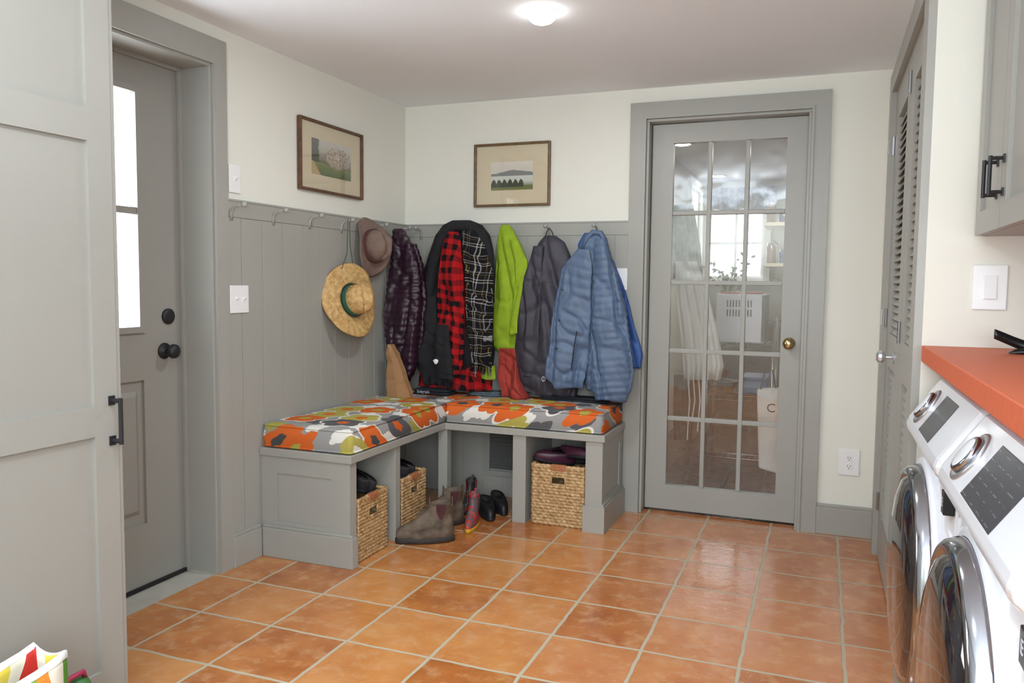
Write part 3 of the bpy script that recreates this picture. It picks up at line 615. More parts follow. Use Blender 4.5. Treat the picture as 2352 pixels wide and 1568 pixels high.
garment([(535,1342,1372,.03),(560,1328,1376,.05),(600,1330,1410,.06),(640,1380,1428,.06),(700,1390,1445,.06),(760,1400,1460,.06),(815,1420,1476,.06),(845,1448,1472,.05)],-.06,.006,6,3).build('body',BBLUE,t,smooth=True)
t=hang('quilted_jacket','slate blue quilted jacket hanging nearest the glass door','jacket',1368,530)
garment([(531,1356,1382,.04),(545,1342,1392,.08),(580,1325,1400,.11),(620,1296,1412,.12),(680,1286,1424,.13),(760,1300,1436,.13),(830,1310,1440,.13),(872,1340,1440,.13),(900,1352,1436,.12)],-.125,.009,4,5,quilt=.034,qa=.007).build('body',BLUE,t,smooth=True)
garment([(572,1326,1354,.03),(615,1292,1360,.05),(680,1279,1358,.06),(760,1266,1354,.07),(830,1256,1350,.07),(866,1253,1346,.06),(890,1275,1340,.05)],-.19,.010,5,11,quilt=.05,qa=.005,slope=.2).build('front_panel',BLUE,t,smooth=True)
garment([(548,1368,1392,.05),(590,1366,1402,.07),(640,1364,1418,.08),(700,1362,1434,.09),(770,1360,1446,.10),(850,1358,1453,.10),(895,1360,1448,.09),(917,1368,1438,.07)],-.185,.008,5,21,quilt=.036,qa=.008,slope=-.15).build('sleeve',BLUE,t,smooth=True)
pts=[bp(u,v,1,-.15) for u,v in ((1338,575),(1348,548),(1362,533),(1380,535),(1390,555),(1394,580))]; MB().tube(pts,[.01,.014,.015,.015,.014,.01],10).build('collar',BLUE,t,smooth=True)
for v in (665,735,800): a=bp(1292-(v-665)*.1,v,1,-.235); MB().lathe([(0,0),(.005,0),(.005,.003),(0,.004)],a,'-y',n=12).build('snap_button',BLACKM,t)
pts=[bp(u,v,1,-.235) for u,v in ((1325,760),(1318,800),(1312,850))]; MB().tube(pts,.0025,6).build('pocket_zip',NAVY,t)
zc=S+CT+.009
def folded(name,label,cat,u0,u1,v,y0,y1,h,mat,layers=2):
    a=bp(u0,v,1,y0).x; b=bp(u1,v,1,y0).x; t=thing(name,label,cat,((a+b)/2,(y0+y1)/2,zc))
    for i in range(layers):
        z=zc+h*i/layers; rbox(a+.004*i,b-.006*i,y0+.003*i,y1,z,z+h/layers-.001,h/layers*.3,.003).build('fold',mat,t,smooth=True)
    return t
folded('folded_jeans','pale blue folded denim on the cushion beneath the plaid shirt','clothes',1075,1145,895,-.17,-.05,.02,JEANS)
folded('folded_trousers','dark navy folded cloth on the cushion under the blue jacket','clothes',1240,1395,905,-.16,-.05,.02,NAVY)
t=folded('black_pouch','black pouch with white lettering on the cushion beneath the plaid shirt','bag',948,1030,892,-.26,-.15,.03,NAVY)
def text(s,size,loc,rot,mat,parent,name='lettering',ext=.0005):
    cu=bpy.data.curves.new(name,'FONT'); cu.body=s; cu.size=size; cu.extrude=ext; cu.align_x='CENTER'; cu.align_y='CENTER'
    o=bpy.data.objects.new(name,cu); COL.objects.link(o); cu.materials.append(mat)
    dg=bpy.context.evaluated_depsgraph_get(); me=bpy.data.meshes.new_from_object(o.evaluated_get(dg)); bpy.data.objects.remove(o)
    o=bpy.data.objects.new(name,me); COL.objects.link(o); o.rotation_euler=rot; o.location=loc
    if not me.materials: me.materials.append(mat)
    if parent is not None: o.parent=parent; o.matrix_parent_inverse=Matrix.Translation(-Vector(parent.location)) if parent.type=='EMPTY' else Matrix.Identity(4)
    return o
a=bp(972,890,1,-.262); text('Solgriph',.024,(a.x,-.2615,zc+.014),(PI/2,0,0),LGO,t)
yk=-.40; a=bp(888,790,1,yk); b=bp(934,890,1,yk)
t=thing('kraft_paper_bag','crumpled tan paper bag standing in the corner left of the purple puffer','paper bag',((a.x+b.x)/2,yk,zc))
mb=MB(); rings=[]; c0=max(.022,a.x)
for i in range(13):
    f=i/12; z=zc-.002+(a.z-zc)*f; w=(b.x-c0)*(1-f)**.8+.02
    rings.append([(c0+x+.007*noise.noise(Vector((x*40,z*20,i))),yk+y*.045+.012*noise.noise(Vector((y*10,z*20,x*20))),z) for x,y in ((0,0),(w*.5,-.15),(w,0),(w,.5),(w,1),(w*.5,1.1),(0,1),(0,.5))])
mb.loft(rings).build('bag_body',TANP,t)
# ---------------------------------------------------------------- coat hooks (local, out along -y)
def peg(label,loc,rot,grp):
    m=LB().tube([(0,-.002,-.045),(0,-.004,-.02),(0,-.014,-.004),(0,-.03,.003),(0,-.062,.007)],[.007,.0065,.0055,.005,.0045],10)
    m.lathe([(.001,.058),(.008,.060),(.0115,.068),(.0115,.074),(.007,.080),(.001,.081)],(0,0,.008),'-y',n=16)
    m.box(-.007,.007,-.004,0,-.055,-.012)
    t=m.build('coat_hook',GRAY,None,smooth=True)
    t.location=loc; t.rotation_euler=(0,0,rot); meta(t,label,'coat hook',grp)
lb=['gray painted coat hook nearest the exterior door, empty','gray painted coat hook second from the exterior door, empty','gray painted coat hook third from the exterior door, empty','gray painted coat hook holding the straw hat cord','gray painted coat hook behind the brown felt hat','gray painted coat hook nearest the corner on the left wall']
ys=[bp(u,v,0,.014).y for u,v in ((530,490),(627,500),(710,512),(783,517))]+[-.36,-.1]
for l,y in zip(lb,ys): peg(l,(.014,y,1.515),PI/2,'coat hooks on the left wall')
lb=['gray painted coat hook between the purple puffer and the black coat','gray painted coat hook under the black coat','gray painted coat hook under the lime green top','gray painted coat hook holding the charcoal jacket loop','gray painted coat hook holding the slate blue jacket']
for l,u in zip(lb,(968,1062,1166,1262,1372)): peg(l,(bp(u,530,1,-.014).x,-.014,1.515),0,'coat hooks on the back wall')
# ---------------------------------------------------------------- hats (local, crown out along -y)
p=bp(802,690,0,.06)
t=local('straw_hat','wide-brimmed straw hat with a green band hanging by a cord on the left wall','hat',(.075,p.y,p.z),0)
t.rotation_euler=(-.18,0,PI/2-.22)
def brimw(x,y,h,a,r):
    return (x,y*1.03,h-.022*math.cos(2*a+.4)*max(0,(r-.08)/.1)+.003*math.sin(9*a)*max(0,(r-.1)/.1))
prof=[(.179,.004),(.183,.0)]+[(.178-.0103*i,.004+.002*(i%2)+.0004*i) for i in range(10)]
def crownw(x,y,h,a,r): return (x*(1-.25*max(0,(h-.05)/.06)),y,h-.028*math.exp(-(x/.03)**2)*max(0,(h-.08)/.03))
LB().lathe(prof,(0,0,0),'-y',n=64,fn=brimw).build('brim',STRAW,t,smooth=True,solid=.003)
LB().lathe([(.077,.012),(.076,.03),(.074,.06),(.07,.09),(.063,.108),(.045,.118),(.02,.114),(.002,.11)],(0,0,0),'-y',n=48,fn=crownw,cap=True).build('crown',STRAW,t,smooth=True)
LB().lathe([(.079,.012),(.0795,.016),(.0785,.036),(.0775,.038)],(0,0,0),'-y',n=48).build('hat_band',TEAL,t,smooth=True,solid=.002)
vt=LB()
for i in range(26):
    a=i*2*PI/26
    for q in (0,1): vt.lathe([(0,0),(.0028,0),(.0028,.0012),(0,.0012)],(0.0745*math.cos(a+q*.12),-.045-.01*q,.0745*math.sin(a+q*.12)),'z',n=6)
vt.build('vent_holes',simple('hole_shadow',c3(70,48,26),.9),t)
cy_=p.y
cd=MB().tube([(.05,cy_-.05,p.z+.16),(.055,ys[3]-.008,1.36),(.06,ys[3]-.006,1.528),(.062,ys[3]+.006,1.528),(.06,ys[3]+.012,1.4),(.055,cy_+.05,p.z+.16)],.002,6)
o=cd.build('chin_cord',CORDM,None); o.parent=t
bpy.context.view_layer.update(); o.matrix_parent_inverse=t.matrix_world.inverted()
p=bp(850,566,0,.05)
t=local('felt_hat','brown felt hat with a wine band hanging on the left wall near the corner','hat',(.06,p.y,p.z),0)
t.rotation_euler=(-.12,0,PI/2-.22)
def bw2(x,y,h,a,r): return (x*.78,y*1.0,h+.035*math.cos(2*a)*max(0,(r-.08)/.08)+.006*math.sin(5*a)*max(0,(r-.1)/.06))
LB().lathe([(.152,.0),(.157,.001),(.15,.004),(.13,.005),(.11,.005),(.09,.006),(.078,.012)],(0,0,0),'-y',n=64,fn=bw2).build('brim',FELT,t,smooth=True,solid=.004)
def fc2(x,y,h,a,r):
    q=noise.noise(Vector((x*22,y*22,h*22)))*.010*min(1,h/.05)
    return (x*(.92-.28*max(0,(h-.05)/.06))+q,y*(1.08-.15*max(0,(h-.05)/.06))+q,h-.034*math.exp(-(x/.022)**2)*max(0,(h-.07)/.03)+q)
LB().lathe([(.08,.006),(.079,.02),(.078,.035),(.077,.05),(.076,.07),(.073,.09),(.066,.106),(.052,.115),(.035,.117),(.018,.112),(.002,.108)],(0,0,0),'-y',n=48,cap=True,fn=fc2).build('crown',FELT,t,smooth=True)
LB().lathe([(.0825,.008),(.083,.012),(.082,.034),(.081,.036)],(0,0,0),'-y',n=48,fn=lambda x,y,h,a,r:(x*.94,y*1.08,h)).build('hat_band',FELTB,t,smooth=True,solid=.003)
# ---------------------------------------------------------------- pictures (local, face -y)
def picmat(kind):
    m,nt,b=newmat('landscape_print_'+kind); tc=N(nt,'ShaderNodeTexCoord'); sp=N(nt,'ShaderNodeSeparateXYZ'); LK(nt,tc.outputs['Generated'],sp.inputs[0])
    n1=N(nt,'ShaderNodeTexNoise'); n1.inputs['Scale'].default_value=6; n1.inputs['Detail'].default_value=6; LK(nt,tc.outputs['Generated'],n1.inputs['Vector'])
    n2=N(nt,'ShaderNodeTexNoise'); n2.inputs['Scale'].default_value=22; n2.inputs['Detail'].default_value=5; LK(nt,tc.outputs['Generated'],n2.inputs['Vector'])
    x,z=sp.outputs[0],sp.outputs[2]
    if kind=='orchard':
        zz=mth(nt,'ADD',z,mth(nt,'MULTIPLY_ADD',n1.outputs[0],.2,-.1)); zz=mth(nt,'ADD',zz,mth(nt,'MULTIPLY',x,.12))
        col=ramp(nt,zz,[(0,c3(70,84,60)),(.18,c3(96,112,72)),(.36,c3(120,132,86)),(.42,c3(96,98,84)),(.6,c3(162,160,146)),(.8,c3(186,184,174)),(1,c3(195,193,184))])
        dx=mth(nt,'SUBTRACT',x,.66); dz=mth(nt,'MULTIPLY',mth(nt,'SUBTRACT',z,.56),1.1)
        dd=mth(nt,'SQRT',mth(nt,'ADD',mth(nt,'MULTIPLY',dx,dx),mth(nt,'MULTIPLY',dz,dz)))
        tree=mth(nt,'LESS_THAN',mth(nt,'ADD',dd,mth(nt,'MULTIPLY',n2.outputs[0],.3)),.48)
        col=mixc(nt,mth(nt,'MULTIPLY',tree,.85),col,ramp(nt,n2.outputs[0],[(.35,c3(112,104,90)),(.6,c3(206,192,176))]))
        dk=mth(nt,'LESS_THAN',mth(nt,'ADD',x,mth(nt,'MULTIPLY',n2.outputs[0],.2)),.27); dk=mth(nt,'MULTIPLY',dk,mth(nt,'GREATER_THAN',z,.35)); col=mixc(nt,mth(nt,'MULTIPLY',dk,.8),col,c3(66,70,60))
        pa=mth(nt,'LESS_THAN',mth(nt,'ADD',x,mth(nt,'MULTIPLY',z,.5)),.22); pa=mth(nt,'MULTIPLY',pa,mth(nt,'LESS_THAN',z,.36)); col=mixc(nt,pa,col,c3(178,156,116))
    else:
        hill=mth(nt,'ADD',.72,mth(nt,'MULTIPLY',mth(nt,'ABSOLUTE',mth(nt,'SUBTRACT',x,.55)),-.28))
        hill=mth(nt,'ADD',hill,mth(nt,'MULTIPLY_ADD',n1.outputs[0],.12,-.06))
        col=ramp(nt,z,[(0,c3(116,118,62)),(.14,c3(104,112,66)),(.3,c3(196,198,190)),(.58,c3(204,206,200)),(.7,c3(206,200,188)),(1,c3(214,208,196))])
        hm=mth(nt,'MULTIPLY',mth(nt,'LESS_THAN',z,hill),mth(nt,'GREATER_THAN',z,.5)); col=mixc(nt,hm,col,c3(126,128,126))
        wob=mth(nt,'ABSOLUTE',mth(nt,'SINE',mth(nt,'MULTIPLY',x,24)))
        th=mth(nt,'ADD',.14,mth(nt,'MULTIPLY',mth(nt,'ADD',wob,n2.outputs[0]),.16))
        tm=mth(nt,'MULTIPLY',mth(nt,'LESS_THAN',z,th),mth(nt,'GREATER_THAN',z,.1)); tm=mth(nt,'MULTIPLY',tm,mth(nt,'LESS_THAN',x,.78)); col=mixc(nt,tm,col,c3(62,70,52))
    LK(nt,col,b.inputs['Base Color']); b.inputs['Roughness'].default_value=.6
    return m
MATB=simple('cream_mat_board',c3(206,194,166),.8,var=.02); FRM=simple('old_wood_frame',c3(92,62,40),.4,var=.3,scale=30); FRM2=simple('gilt_brown_frame',c3(104,82,52),.4,var=.3,scale=40)
def picture(label,loc,rot,w,h,pw,ph,po,kind,fm):
    t=local('framed_picture',label,'picture',loc,rot,'framed landscape prints'); f=.014; x,z=w/2,h/2
    LB().box(-x,-x+f,-.022,0,-z,z).box(x-f,x,-.022,0,-z,z).box(-x+f,x-f,-.022,0,-z,-z+f).box(-x+f,x-f,-.022,0,z-f,z).build('frame',fm,t,bevel=.004)
    LB().box(-x+f,x-f,-.008,-.002,-z+f,z-f).build('mat_board',MATB,t)
    LB().box(-pw/2,pw/2,-.0095,-.0085,-ph/2+po,ph/2+po).build('print',picmat(kind),t)
    LB().box(-x+f,x-f,-.0125,-.0115,-z+f,z-f).build('glass',PGLASS,t)
a=bp(686,267,0,.015); b=bp(832,457,0,.015); a2=bp(686,436,0,.015); b2=bp(833,307,0,.015)
picture('framed orchard landscape print with cream mat on the left wall above the hats',(.003,(a.y+b.y)/2,(a.z+b.z+a2.z+b2.z)/4),PI/2,abs(b.y-a.y),(a.z-a2.z+b2.z-b.z)/2,abs(b.y-a.y)*.62,(a.z-a2.z)*.50,-.0,'orchard',FRM)
a=bp(1090,330,1,-.015); b=bp(1263,473,1,-.015); a2=bp(1089,475,1,-.015); b2=bp(1264,325,1,-.015)
picture('framed lake and hill print with cream mat on the back wall above the coats',((a.x+b.x)/2,-.003,(a.z+b.z+a2.z+b2.z)/4),0,b.x-a.x,(a.z-a2.z+b2.z-b.z)/2,(b.x-a.x)*.55,(a.z-a2.z)*.44,-.006,'lake',FRM2)
# ---------------------------------------------------------------- switches and outlet
def plate(name,label,loc,rot,w,h,kind):
    t=local(name,label,'outlet' if kind=='outlet' else 'light switch',loc,rot)
    LB().box(-w/2,w/2,-.006,0,-h/2,h/2).build('plate',WPLAS,t,bevel=.003)
    if kind in('one','two'):
        for x in ((0,) if kind=='one' else (-.023,.023)):
            g=LB().box(x-.006,x+.006,-.008,-.006,-.013,.013).build('toggle_slot',WPLAS,t); LB().hexa([(x-.004,-.007,-.006),(x+.004,-.007,-.006),(x+.004,-.007,.006),(x-.004,-.007,.006),(x-.003,-.02,.004),(x+.003,-.02,.004),(x+.003,-.018,.012),(x-.003,-.018,.012)]).build('toggle',WPLAS,g,bevel=.001)
    elif kind=='rocker':
        LB().box(-.018,.018,-.008,-.006,-.034,.034).build('rocker_frame',WPLAS,t,bevel=.001); LB().hexa([(-.015,-.008,-.031),(.015,-.008,-.031),(.015,-.008,.031),(-.015,-.008,.031),(-.015,-.014,-.031),(.015,-.014,-.031),(.015,-.009,.031),(-.015,-.009,.031)]).build('rocker',WPLAS,t,bevel=.001)
    else:
        for z in (-.02,.02):
            g=LB().lathe([(0,.0),(.017,.006),(.017,.009),(0,.009)],(0,0,z),'-y',n=24).build('socket',WPLAS,t)
            LB().box(-.007,-.005,-.0095,-.0088,z-.002,z+.008).box(.005,.007,-.0095,-.0088,z-.002,z+.007).lathe([(0,.0088),(.0025,.0088),(.0025,.0095),(0,.0095)],(0,0,z-.008),'-y',n=10).build('slots',BLACKP,g)
p=bp(537,411,0,0); plate('light_switch','white toggle switch plate high on the white wall beside the exterior door',(.001,p.y,p.z),PI/2,.072,.116,'one')
p=bp(548,687,0,.014); plate('light_switch','white double toggle switch plate on the gray paneling by the exterior door',(.0145,p.y,p.z),PI/2,.115,.116,'two')
p=bp(1432,641,1,-.014); plate('light_switch','white switch plate on gray paneling partly behind the blue jacket',(p.x-.01,-.0145,p.z),0,.07,.116,'rocker')
p=bp(1950,1061,1,0); plate('wall_outlet','white duplex outlet low on the wall right of the glass door',(p.x,-.001,p.z),0,.094,.13,'outlet')
p=bp(2273,660,1,YE); plate('light_switch','white rocker switch plate above the orange countertop',(p.x,YE-.001,p.z),0,.085,.125,'rocker')
# ---------------------------------------------------------------- ceiling light
lp=bp(1245,27,2,H)
t=thing('ceiling_light','round glowing ceiling light above the room','ceiling light',(lp.x,lp.y,H))
MB().lathe([(.056,0),(.062,0),(.060,-.002),(.056,-.003)],(lp.x,lp.y,H-.0005),'z',n=40).build('trim_ring',WPLAS,t,smooth=True)
MB().lathe([(.001,-.046),(.02,-.044),(.038,-.037),(.051,-.025),(.0565,-.012),(.056,-.001)],(lp.x,lp.y,H-.0005),'z',n=40).build('diffuser',emis('bright_diffuser',(1,.99,.97,1),16),t,smooth=True)
# ---------------------------------------------------------------- laundry
c0=bp(2122,793,1,YE); cz1=c0.z; CE=R+.0
cz0=cz1-.045
o=thing('countertop','orange laminate countertop over the washers','countertop',(2.95,-2.5,cz0))
MB().box(CE,RX-.002,-3.4,YE-.002,cz0,cz1).build('slab',COUNTER,o,bevel=.002)
def dispm():
    m,nt,b=newmat('appliance_display'); tc=N(nt,'ShaderNodeTexCoord')
    sp=N(nt,'ShaderNodeSeparateXYZ'); LK(nt,tc.outputs['Generated'],sp.inputs[0])
    fy=mth(nt,'FRACT',mth(nt,'MULTIPLY',sp.outputs[1],4)); fz=mth(nt,'FRACT',mth(nt,'MULTIPLY',sp.outputs[2],6))
    a=mth(nt,'MULTIPLY',mth(nt,'GREATER_THAN',fy,.35),mth(nt,'LESS_THAN',mth(nt,'ABSOLUTE',mth(nt,'SUBTRACT',fz,.5)),.06))
    ns=N(nt,'ShaderNodeTexNoise'); ns.inputs['Scale'].default_value=14; LK(nt,tc.outputs['Generated'],ns.inputs['Vector'])
    a=mth(nt,'MULTIPLY',a,mth(nt,'MULTIPLY',mth(nt,'GREATER_THAN',ns.outputs[0],.48),.35))
    LK(nt,mixc(nt,a,c3(52,52,60),c3(140,144,154)),b.inputs['Base Color']); b.inputs['Roughness'].default_value=.22; return m
DISP=dispm()
RINGM=simple('smoky_chrome',c3(168,172,180),.1,1,var=.03)
BRUSH=simple('brushed_silver',c3(188,190,194),.28,.8,var=.04)
def washer(label,y0,y1,grp,zc_):
    x0=R; zt=.968; zp=.80
    t=thing('washing_machine',label,'washing machine',(R+.33,(y0+y1)/2,0),grp)
    n=10; rings=[]
    for z,xo in ((.02,.02),(.05,.0),(.4,-.012),(.7,-.012),(zp,-.008)):
        P=[(RX-.06,y1-.01,z),(RX-.06,y0+.01,z)]
        for i in range(n+1):
            f=i/n; y=y0+.004+(y1-y0-.008)*f; P.append((x0+xo+.02*(2*f-1)**4-.0,y,z))
        rings.append(P)
    MB().loft(rings).build('body',WMET,t,bevel=.004)
    # rounded, slanted control fascia: swept soft profile
    prof=[(x0-.006,zp+.002),(x0-.020,zp+.006),(x0-.032,zp+.018),(x0-.036,zp+.034),(x0-.030,zp+.052),(x0+.034,zt-.022),(x0+.044,zt-.008),(x0+.060,zt),(x0+.12,zt+.006),(RX-.06,zt+.006),(RX-.06,zp+.002)]
    P=lambda y,s:[((px-(x0+.1))*s+(x0+.1),y,(pz-.885)*s+.885) for px,pz in prof]
    MB().loft([P(y0+.003,.90),P(y0+.008,.95),P(y0+.018,.98),P(y0+.036,1),P(y1-.036,1),P(y1-.018,.98),P(y1-.008,.95),P(y1-.003,.90)]).build('control_fascia',WMET,t,bevel=.005)
    a=Vector((x0-.030,0,zp+.052)); b=Vector((x0+.034,0,zt-.022)); up=(b-a).normalized(); nr=Vector((-up.z,0,up.x)); LL=(b-a).length
    def on(y,s,h=0): return a+up*s+nr*h+Vector((0,y,0))
    def patch(ya,yb_,s0,s1,h0,h1): return MB().hexa([on(ya,s0,h0),on(yb_,s0,h0),on(yb_,s1,h0),on(ya,s1,h0),on(ya,s0,h1),on(yb_,s0,h1),on(yb_,s1,h1),on(ya,s1,h1)])
    yd=y1-.16; c=on(yd,LL*.5)
    def disc(prof,name,mat,n=40):
        mb=MB(); rings=[]
        for r,h in prof: rings.append([c+nr*h+up*(r*math.sin(q*2*PI/n))+Vector((0,r*math.cos(q*2*PI/n),0)) for q in range(n)])
        return mb.loft(rings).build(name,mat,t,smooth=True)
    disc([(.052,-.006),(.054,.002),(.052,.005),(.044,.006),(.040,.004)],'dial_ring',BRUSH); disc([(.040,.002),(.039,.012),(.037,.015),(.034,.016)],'dial_band',RINGM)
    disc([(.0345,.010),(.034,.0155),(.028,.017),(.001,.017)],'dial',WMET)
    patch(y0+.20,y1-.27,LL*.02,LL*.98,-.004,.0015).build('display',DISP,t,bevel=.001)
    yc=(y0+y1)/2; xo=x0-.012
    MB().lathe([(.270,-.02),(.283,.0),(.283,.02),(.276,.038),(.266,.046),(.256,.044),(.25,.036)],(xo,yc,zc_),'-x',n=72).build('door_ring',RINGM,t,smooth=True)
    MB().lathe([(.254,.036),(.24,.05),(.20,.062),(.14,.07),(.06,.074),(.001,.075)],(xo,yc,zc_),'-x',n=72).build('door_glass',DGLASS,t,smooth=True)
    MB().lathe([(.296,-.02),(.304,.0),(.300,.010),(.284,.012)],(xo,yc,zc_),'-x',n=72).build('door_surround',WMET,t,smooth=True)
    bx(xo-.003,xo+.02,y0+.012,y0+.046,.735,.785).build('energy_badge',BLACKP,t,bevel=.002)
    text('E',.028,(xo-.0035,y0+.029,.76),(PI/2,0,-PI/2),LGO,t,'badge_mark')
    for yy in (y0+.06,y1-.06):
        for xx in (x0+.08,RX-.12): MB().lathe([(0,0),(.022,0),(.022,.012),(.012,.014),(.012,.03),(0,.03)],(xx,yy,.0),'z',n=16).build('foot',RUB,t)
    return t
washer('white front-loading laundry machine farther from the viewer, beside the louvered door',-2.31,YE-.03,'front-loading laundry machines',.49)
washer('white front-loading laundry machine nearest the viewer at the right edge',-3.05,-2.325,'front-loading laundry machines',.51)
p=bp(2325,812,2,cz1)
t=thing('black_strap','black looped fabric strap lying on the orange countertop','strap',(p.x,p.y,cz1))
a=bp(2284,768,1,p.y); hh=a.z-cz1
mb=MB(); rings=[]
for i in range(25):
    f=i/24; x=a.x+.16*f; zb_=cz1+.001+max(0,hh*.75*(1-f*2.0)); zt_=cz1+.014+max(0,hh*(1-f*1.1))*(.9+.1*math.cos(f*6)); y=p.y+.012*math.sin(f*4)
    rings.append([(x,y-.006,zb_),(x,y+.006,zb_),(x,y+.008,(zb_+zt_)/2),(x,y+.004,zt_),(x,y-.004,zt_),(x,y-.008,(zb_+zt_)/2)])
mb.loft(rings).build('strap_band',BLACKP,t,smooth=True)
mb=MB(); rings=[]
for i in range(17):
    f=i/16; x=a.x+.03+.1*f; z=cz1+.002; y=p.y-.018
    rings.append([(x,y-.014,z),(x,y+.006,z),(x,y+.006,z+.004+.012*math.sin(f*PI)),(x,y-.014,z+.003+.008*math.sin(f*PI))])
mb.loft(rings).build('strap_pad',BLACKP,t,smooth=True)
cp=bp(2235,543,1,YE); ux=cp.x; uz=cp.z
t=thing('wall_cabinet','gray painted upper wall cabinet with black pulls above the countertop','cabinet',(3.05,-2.3,uz))
MB().box(ux+.022,RX-.001,-3.4,YE-.001,uz,H-.002).build('body',GRAYD,t)
ya=bp(2300,400,0,ux).y
def ucab(y0,y1,hy):
    s=.06; o=MB().box(ux,ux+.02,y0,y0+s,uz-.0,H-.01).box(ux,ux+.02,y1-s,y1,uz,H-.01).box(ux,ux+.02,y0+s,y1-s,uz,uz+s).box(ux,ux+.02,y0+s,y1-s,H-.07,H-.01).box(ux+.01,ux+.02,y0+s,y1-s,uz+s,H-.07)
    dd=o.build('door',GRAYD,t)
    za=bp(2285,445,0,ux-.02).z; zb=bp(2285,358,0,ux-.02).z
    pull(dd,ux,hy,za,zb)
ucab(ya+.002,YE-.03,ya+.04); ucab(ya-.38,ya-.002,ya-.035); ucab(ya-.9,ya-.384,ya-.43)
# ---------------------------------------------------------------- shopping bag at bottom left
p=bp(156,1490,0,.82); zt=p.z
t=thing('shopping_bag','multicoloured striped shopping bag with white trim at the bottom left corner','bag',(.74,p.y-.15,0))
yR,yL=p.y,p.y-.36; x0,x1=.71,.82
def bagr(z,g,sag=0,lean=0):
    P=[]
    base=[(x1,yR),(x0,yR),(x0,yL),(x1,yL)]
    for k in range(4):
        (xa_,ya_),(xb_,yb_)=base[k],base[(k+1)%4]
        for q in range(10):
            f=q/10; x=xa_+(xb_-xa_)*f; y=ya_+(yb_-ya_)*f
            x=(x-(x0+x1)/2)*(1-g)+(x0+x1)/2; y=(y-(yL+yR)/2)*(1-g*.4)+(yL+yR)/2
            fx=noise.noise(Vector((y*11,z*6,x*9)))*.016*min(1,z*6)
            P.append((x+fx+lean*z,y+fx*.5,z-sag*abs(math.sin(f*PI))*.3-sag*.8*(yR-y)/(yR-yL)))
    return P
MB().loft([bagr(.002,.15),bagr(.05,.05),bagr(zt*.25,.0),bagr(zt*.5,.0,.01),bagr(zt*.75,.05,.02),bagr(zt-.03,.12,.045),bagr(zt,.14,.05)],cap=False).build('bag_body',BAGPL,t,smooth=True,solid=.003)
bx(x0+.02,x1-.02,yL+.03,yR-.03,.001,.006).build('bottom',BAGPL,t)
P1=bagr(zt+.002,.135,.05); P0=bagr(zt-.014,.12,.049)
mb=MB(); ox=lambda P,e:[((q[0]-.765)*(1+e)+.765,(q[1]-(yL+yR)/2)*(1+e*.3)+(yL+yR)/2,q[2]) for q in P]
mb.loft([ox(P0,.04),ox(P1,.04),ox(P1,-.04),ox(P0,-.04)],cap=False).build('binding',WPLAS,t,smooth=True)
t=thing('green_bag','small green and magenta bag behind the striped shopping bag','bag',(.73,yR+.07,0))
p2=bp(200,1552,0,.76); zz=p2.z
GRN=simple('green_nylon',c3(58,106,52),.5,var=.2,scale=20); MAG=simple('magenta_trim',c3(160,40,80),.5)
def gr_(z,r): return [(.74+r*.8*math.cos(a),yR+.075+r*math.sin(a),z) for a in [2*PI*k/24 for k in range(24)]]
MB().loft([gr_(.001,.045),gr_(.03,.056),gr_(zz*.5,.058),gr_(zz*.85,.05),gr_(zz*.97,.035),gr_(zz,.015)]).build('bag_body',GRN,t,smooth=True)
MB().tube([(.74,yR+.04,zz*.93),(.755,yR+.055,zz+.012),(.755,yR+.09,zz+.012),(.74,yR+.11,zz*.93)],.006,8).build('handle',MAG,t,smooth=True)
# ---------------------------------------------------------------- pantry beyond the glass door
st(MB().box(PW0-.06,PW0,PY-.03,PY,PWZ0-.06,PWZ1).box(PW1,PW1+.06,PY-.03,PY,PWZ0-.06,PWZ1).box(PW0-.06,PW1+.06,PY-.03,PY,PWZ1,PWZ1+.06).box(PW0,PW1,PY-.05,PY,PWZ0-.06,PWZ0),'trim_11',WHITEW)
st(MB().box(PX0,PX0+.03,SW0-.07,SW0,SZ0-.07,SZ1+.07).box(PX0,PX0+.03,SW1,SW1+.07,SZ0-.07,SZ1+.07).box(PX0,PX0+.03,SW0,SW1,SZ1,SZ1+.07).box(PX0,PX0+.03,SW0,SW1,SZ0-.07,SZ0),'trim_12',WHITEW)
w=thing('window_1',None,None,((PW0+PW1)/2,PY,PWZ0),kind='structure')
mb=MB()
for x in (PW0,(PW0+PW1)/2-.010,PW1-.024): mb.box(x,x+.022,PY+.01,PY+.05,PWZ0,PWZ1)
for z in (PWZ0,(PWZ0+PWZ1)/2-.012,PWZ1-.024): mb.box(PW0,PW1,PY+.011,PY+.049,z,z+.024)
mb.build('sash',WPLAS,w); bx(PW0,PW1,PY+.03,PY+.034,PWZ0,PWZ1).build('pane',GLASS,w)
w=thing('window_2',None,None,(PX0,(SW0+SW1)/2,SZ0),kind='structure')
mb=MB()
for y in (SW0,(SW0+SW1)/2-.01,SW1-.024): mb.box(PX0-.05,PX0-.01,y,y+.022,SZ0,SZ1)
for z in (SZ0,(SZ0+SZ1)/2-.012,SZ1-.024): mb.box(PX0-.049,PX0-.011,SW0,SW1,z,z+.024)
mb.build('sash',WPLAS,w); bx(PX0-.034,PX0-.03,SW0,SW1,SZ0,SZ1).build('pane',GLASS,w)
def wavy(x0,x1,y,z0,z1,amp,k,n=60,rows=6,wob=0):
    rg=[]
    for i in range(rows+1):
        z=z0+(z1-z0)*i/rows; rg.append([(x0+(x1-x0)*j/n,y+amp*math.sin(k*j/n*2*PI+.3*i),z+wob*math.sin(j/n*PI*5)*(1 if i==0 else 0)) for j in range(n+1)])
    return MB().loft(rg,close=False)
VAL=simple('dark_patterned_cloth',c3(62,58,78),.9,var=.7,scale=25)
va=bp(1632,432,1,PY-.1); vb=bp(1782,482,1,PY-.1)
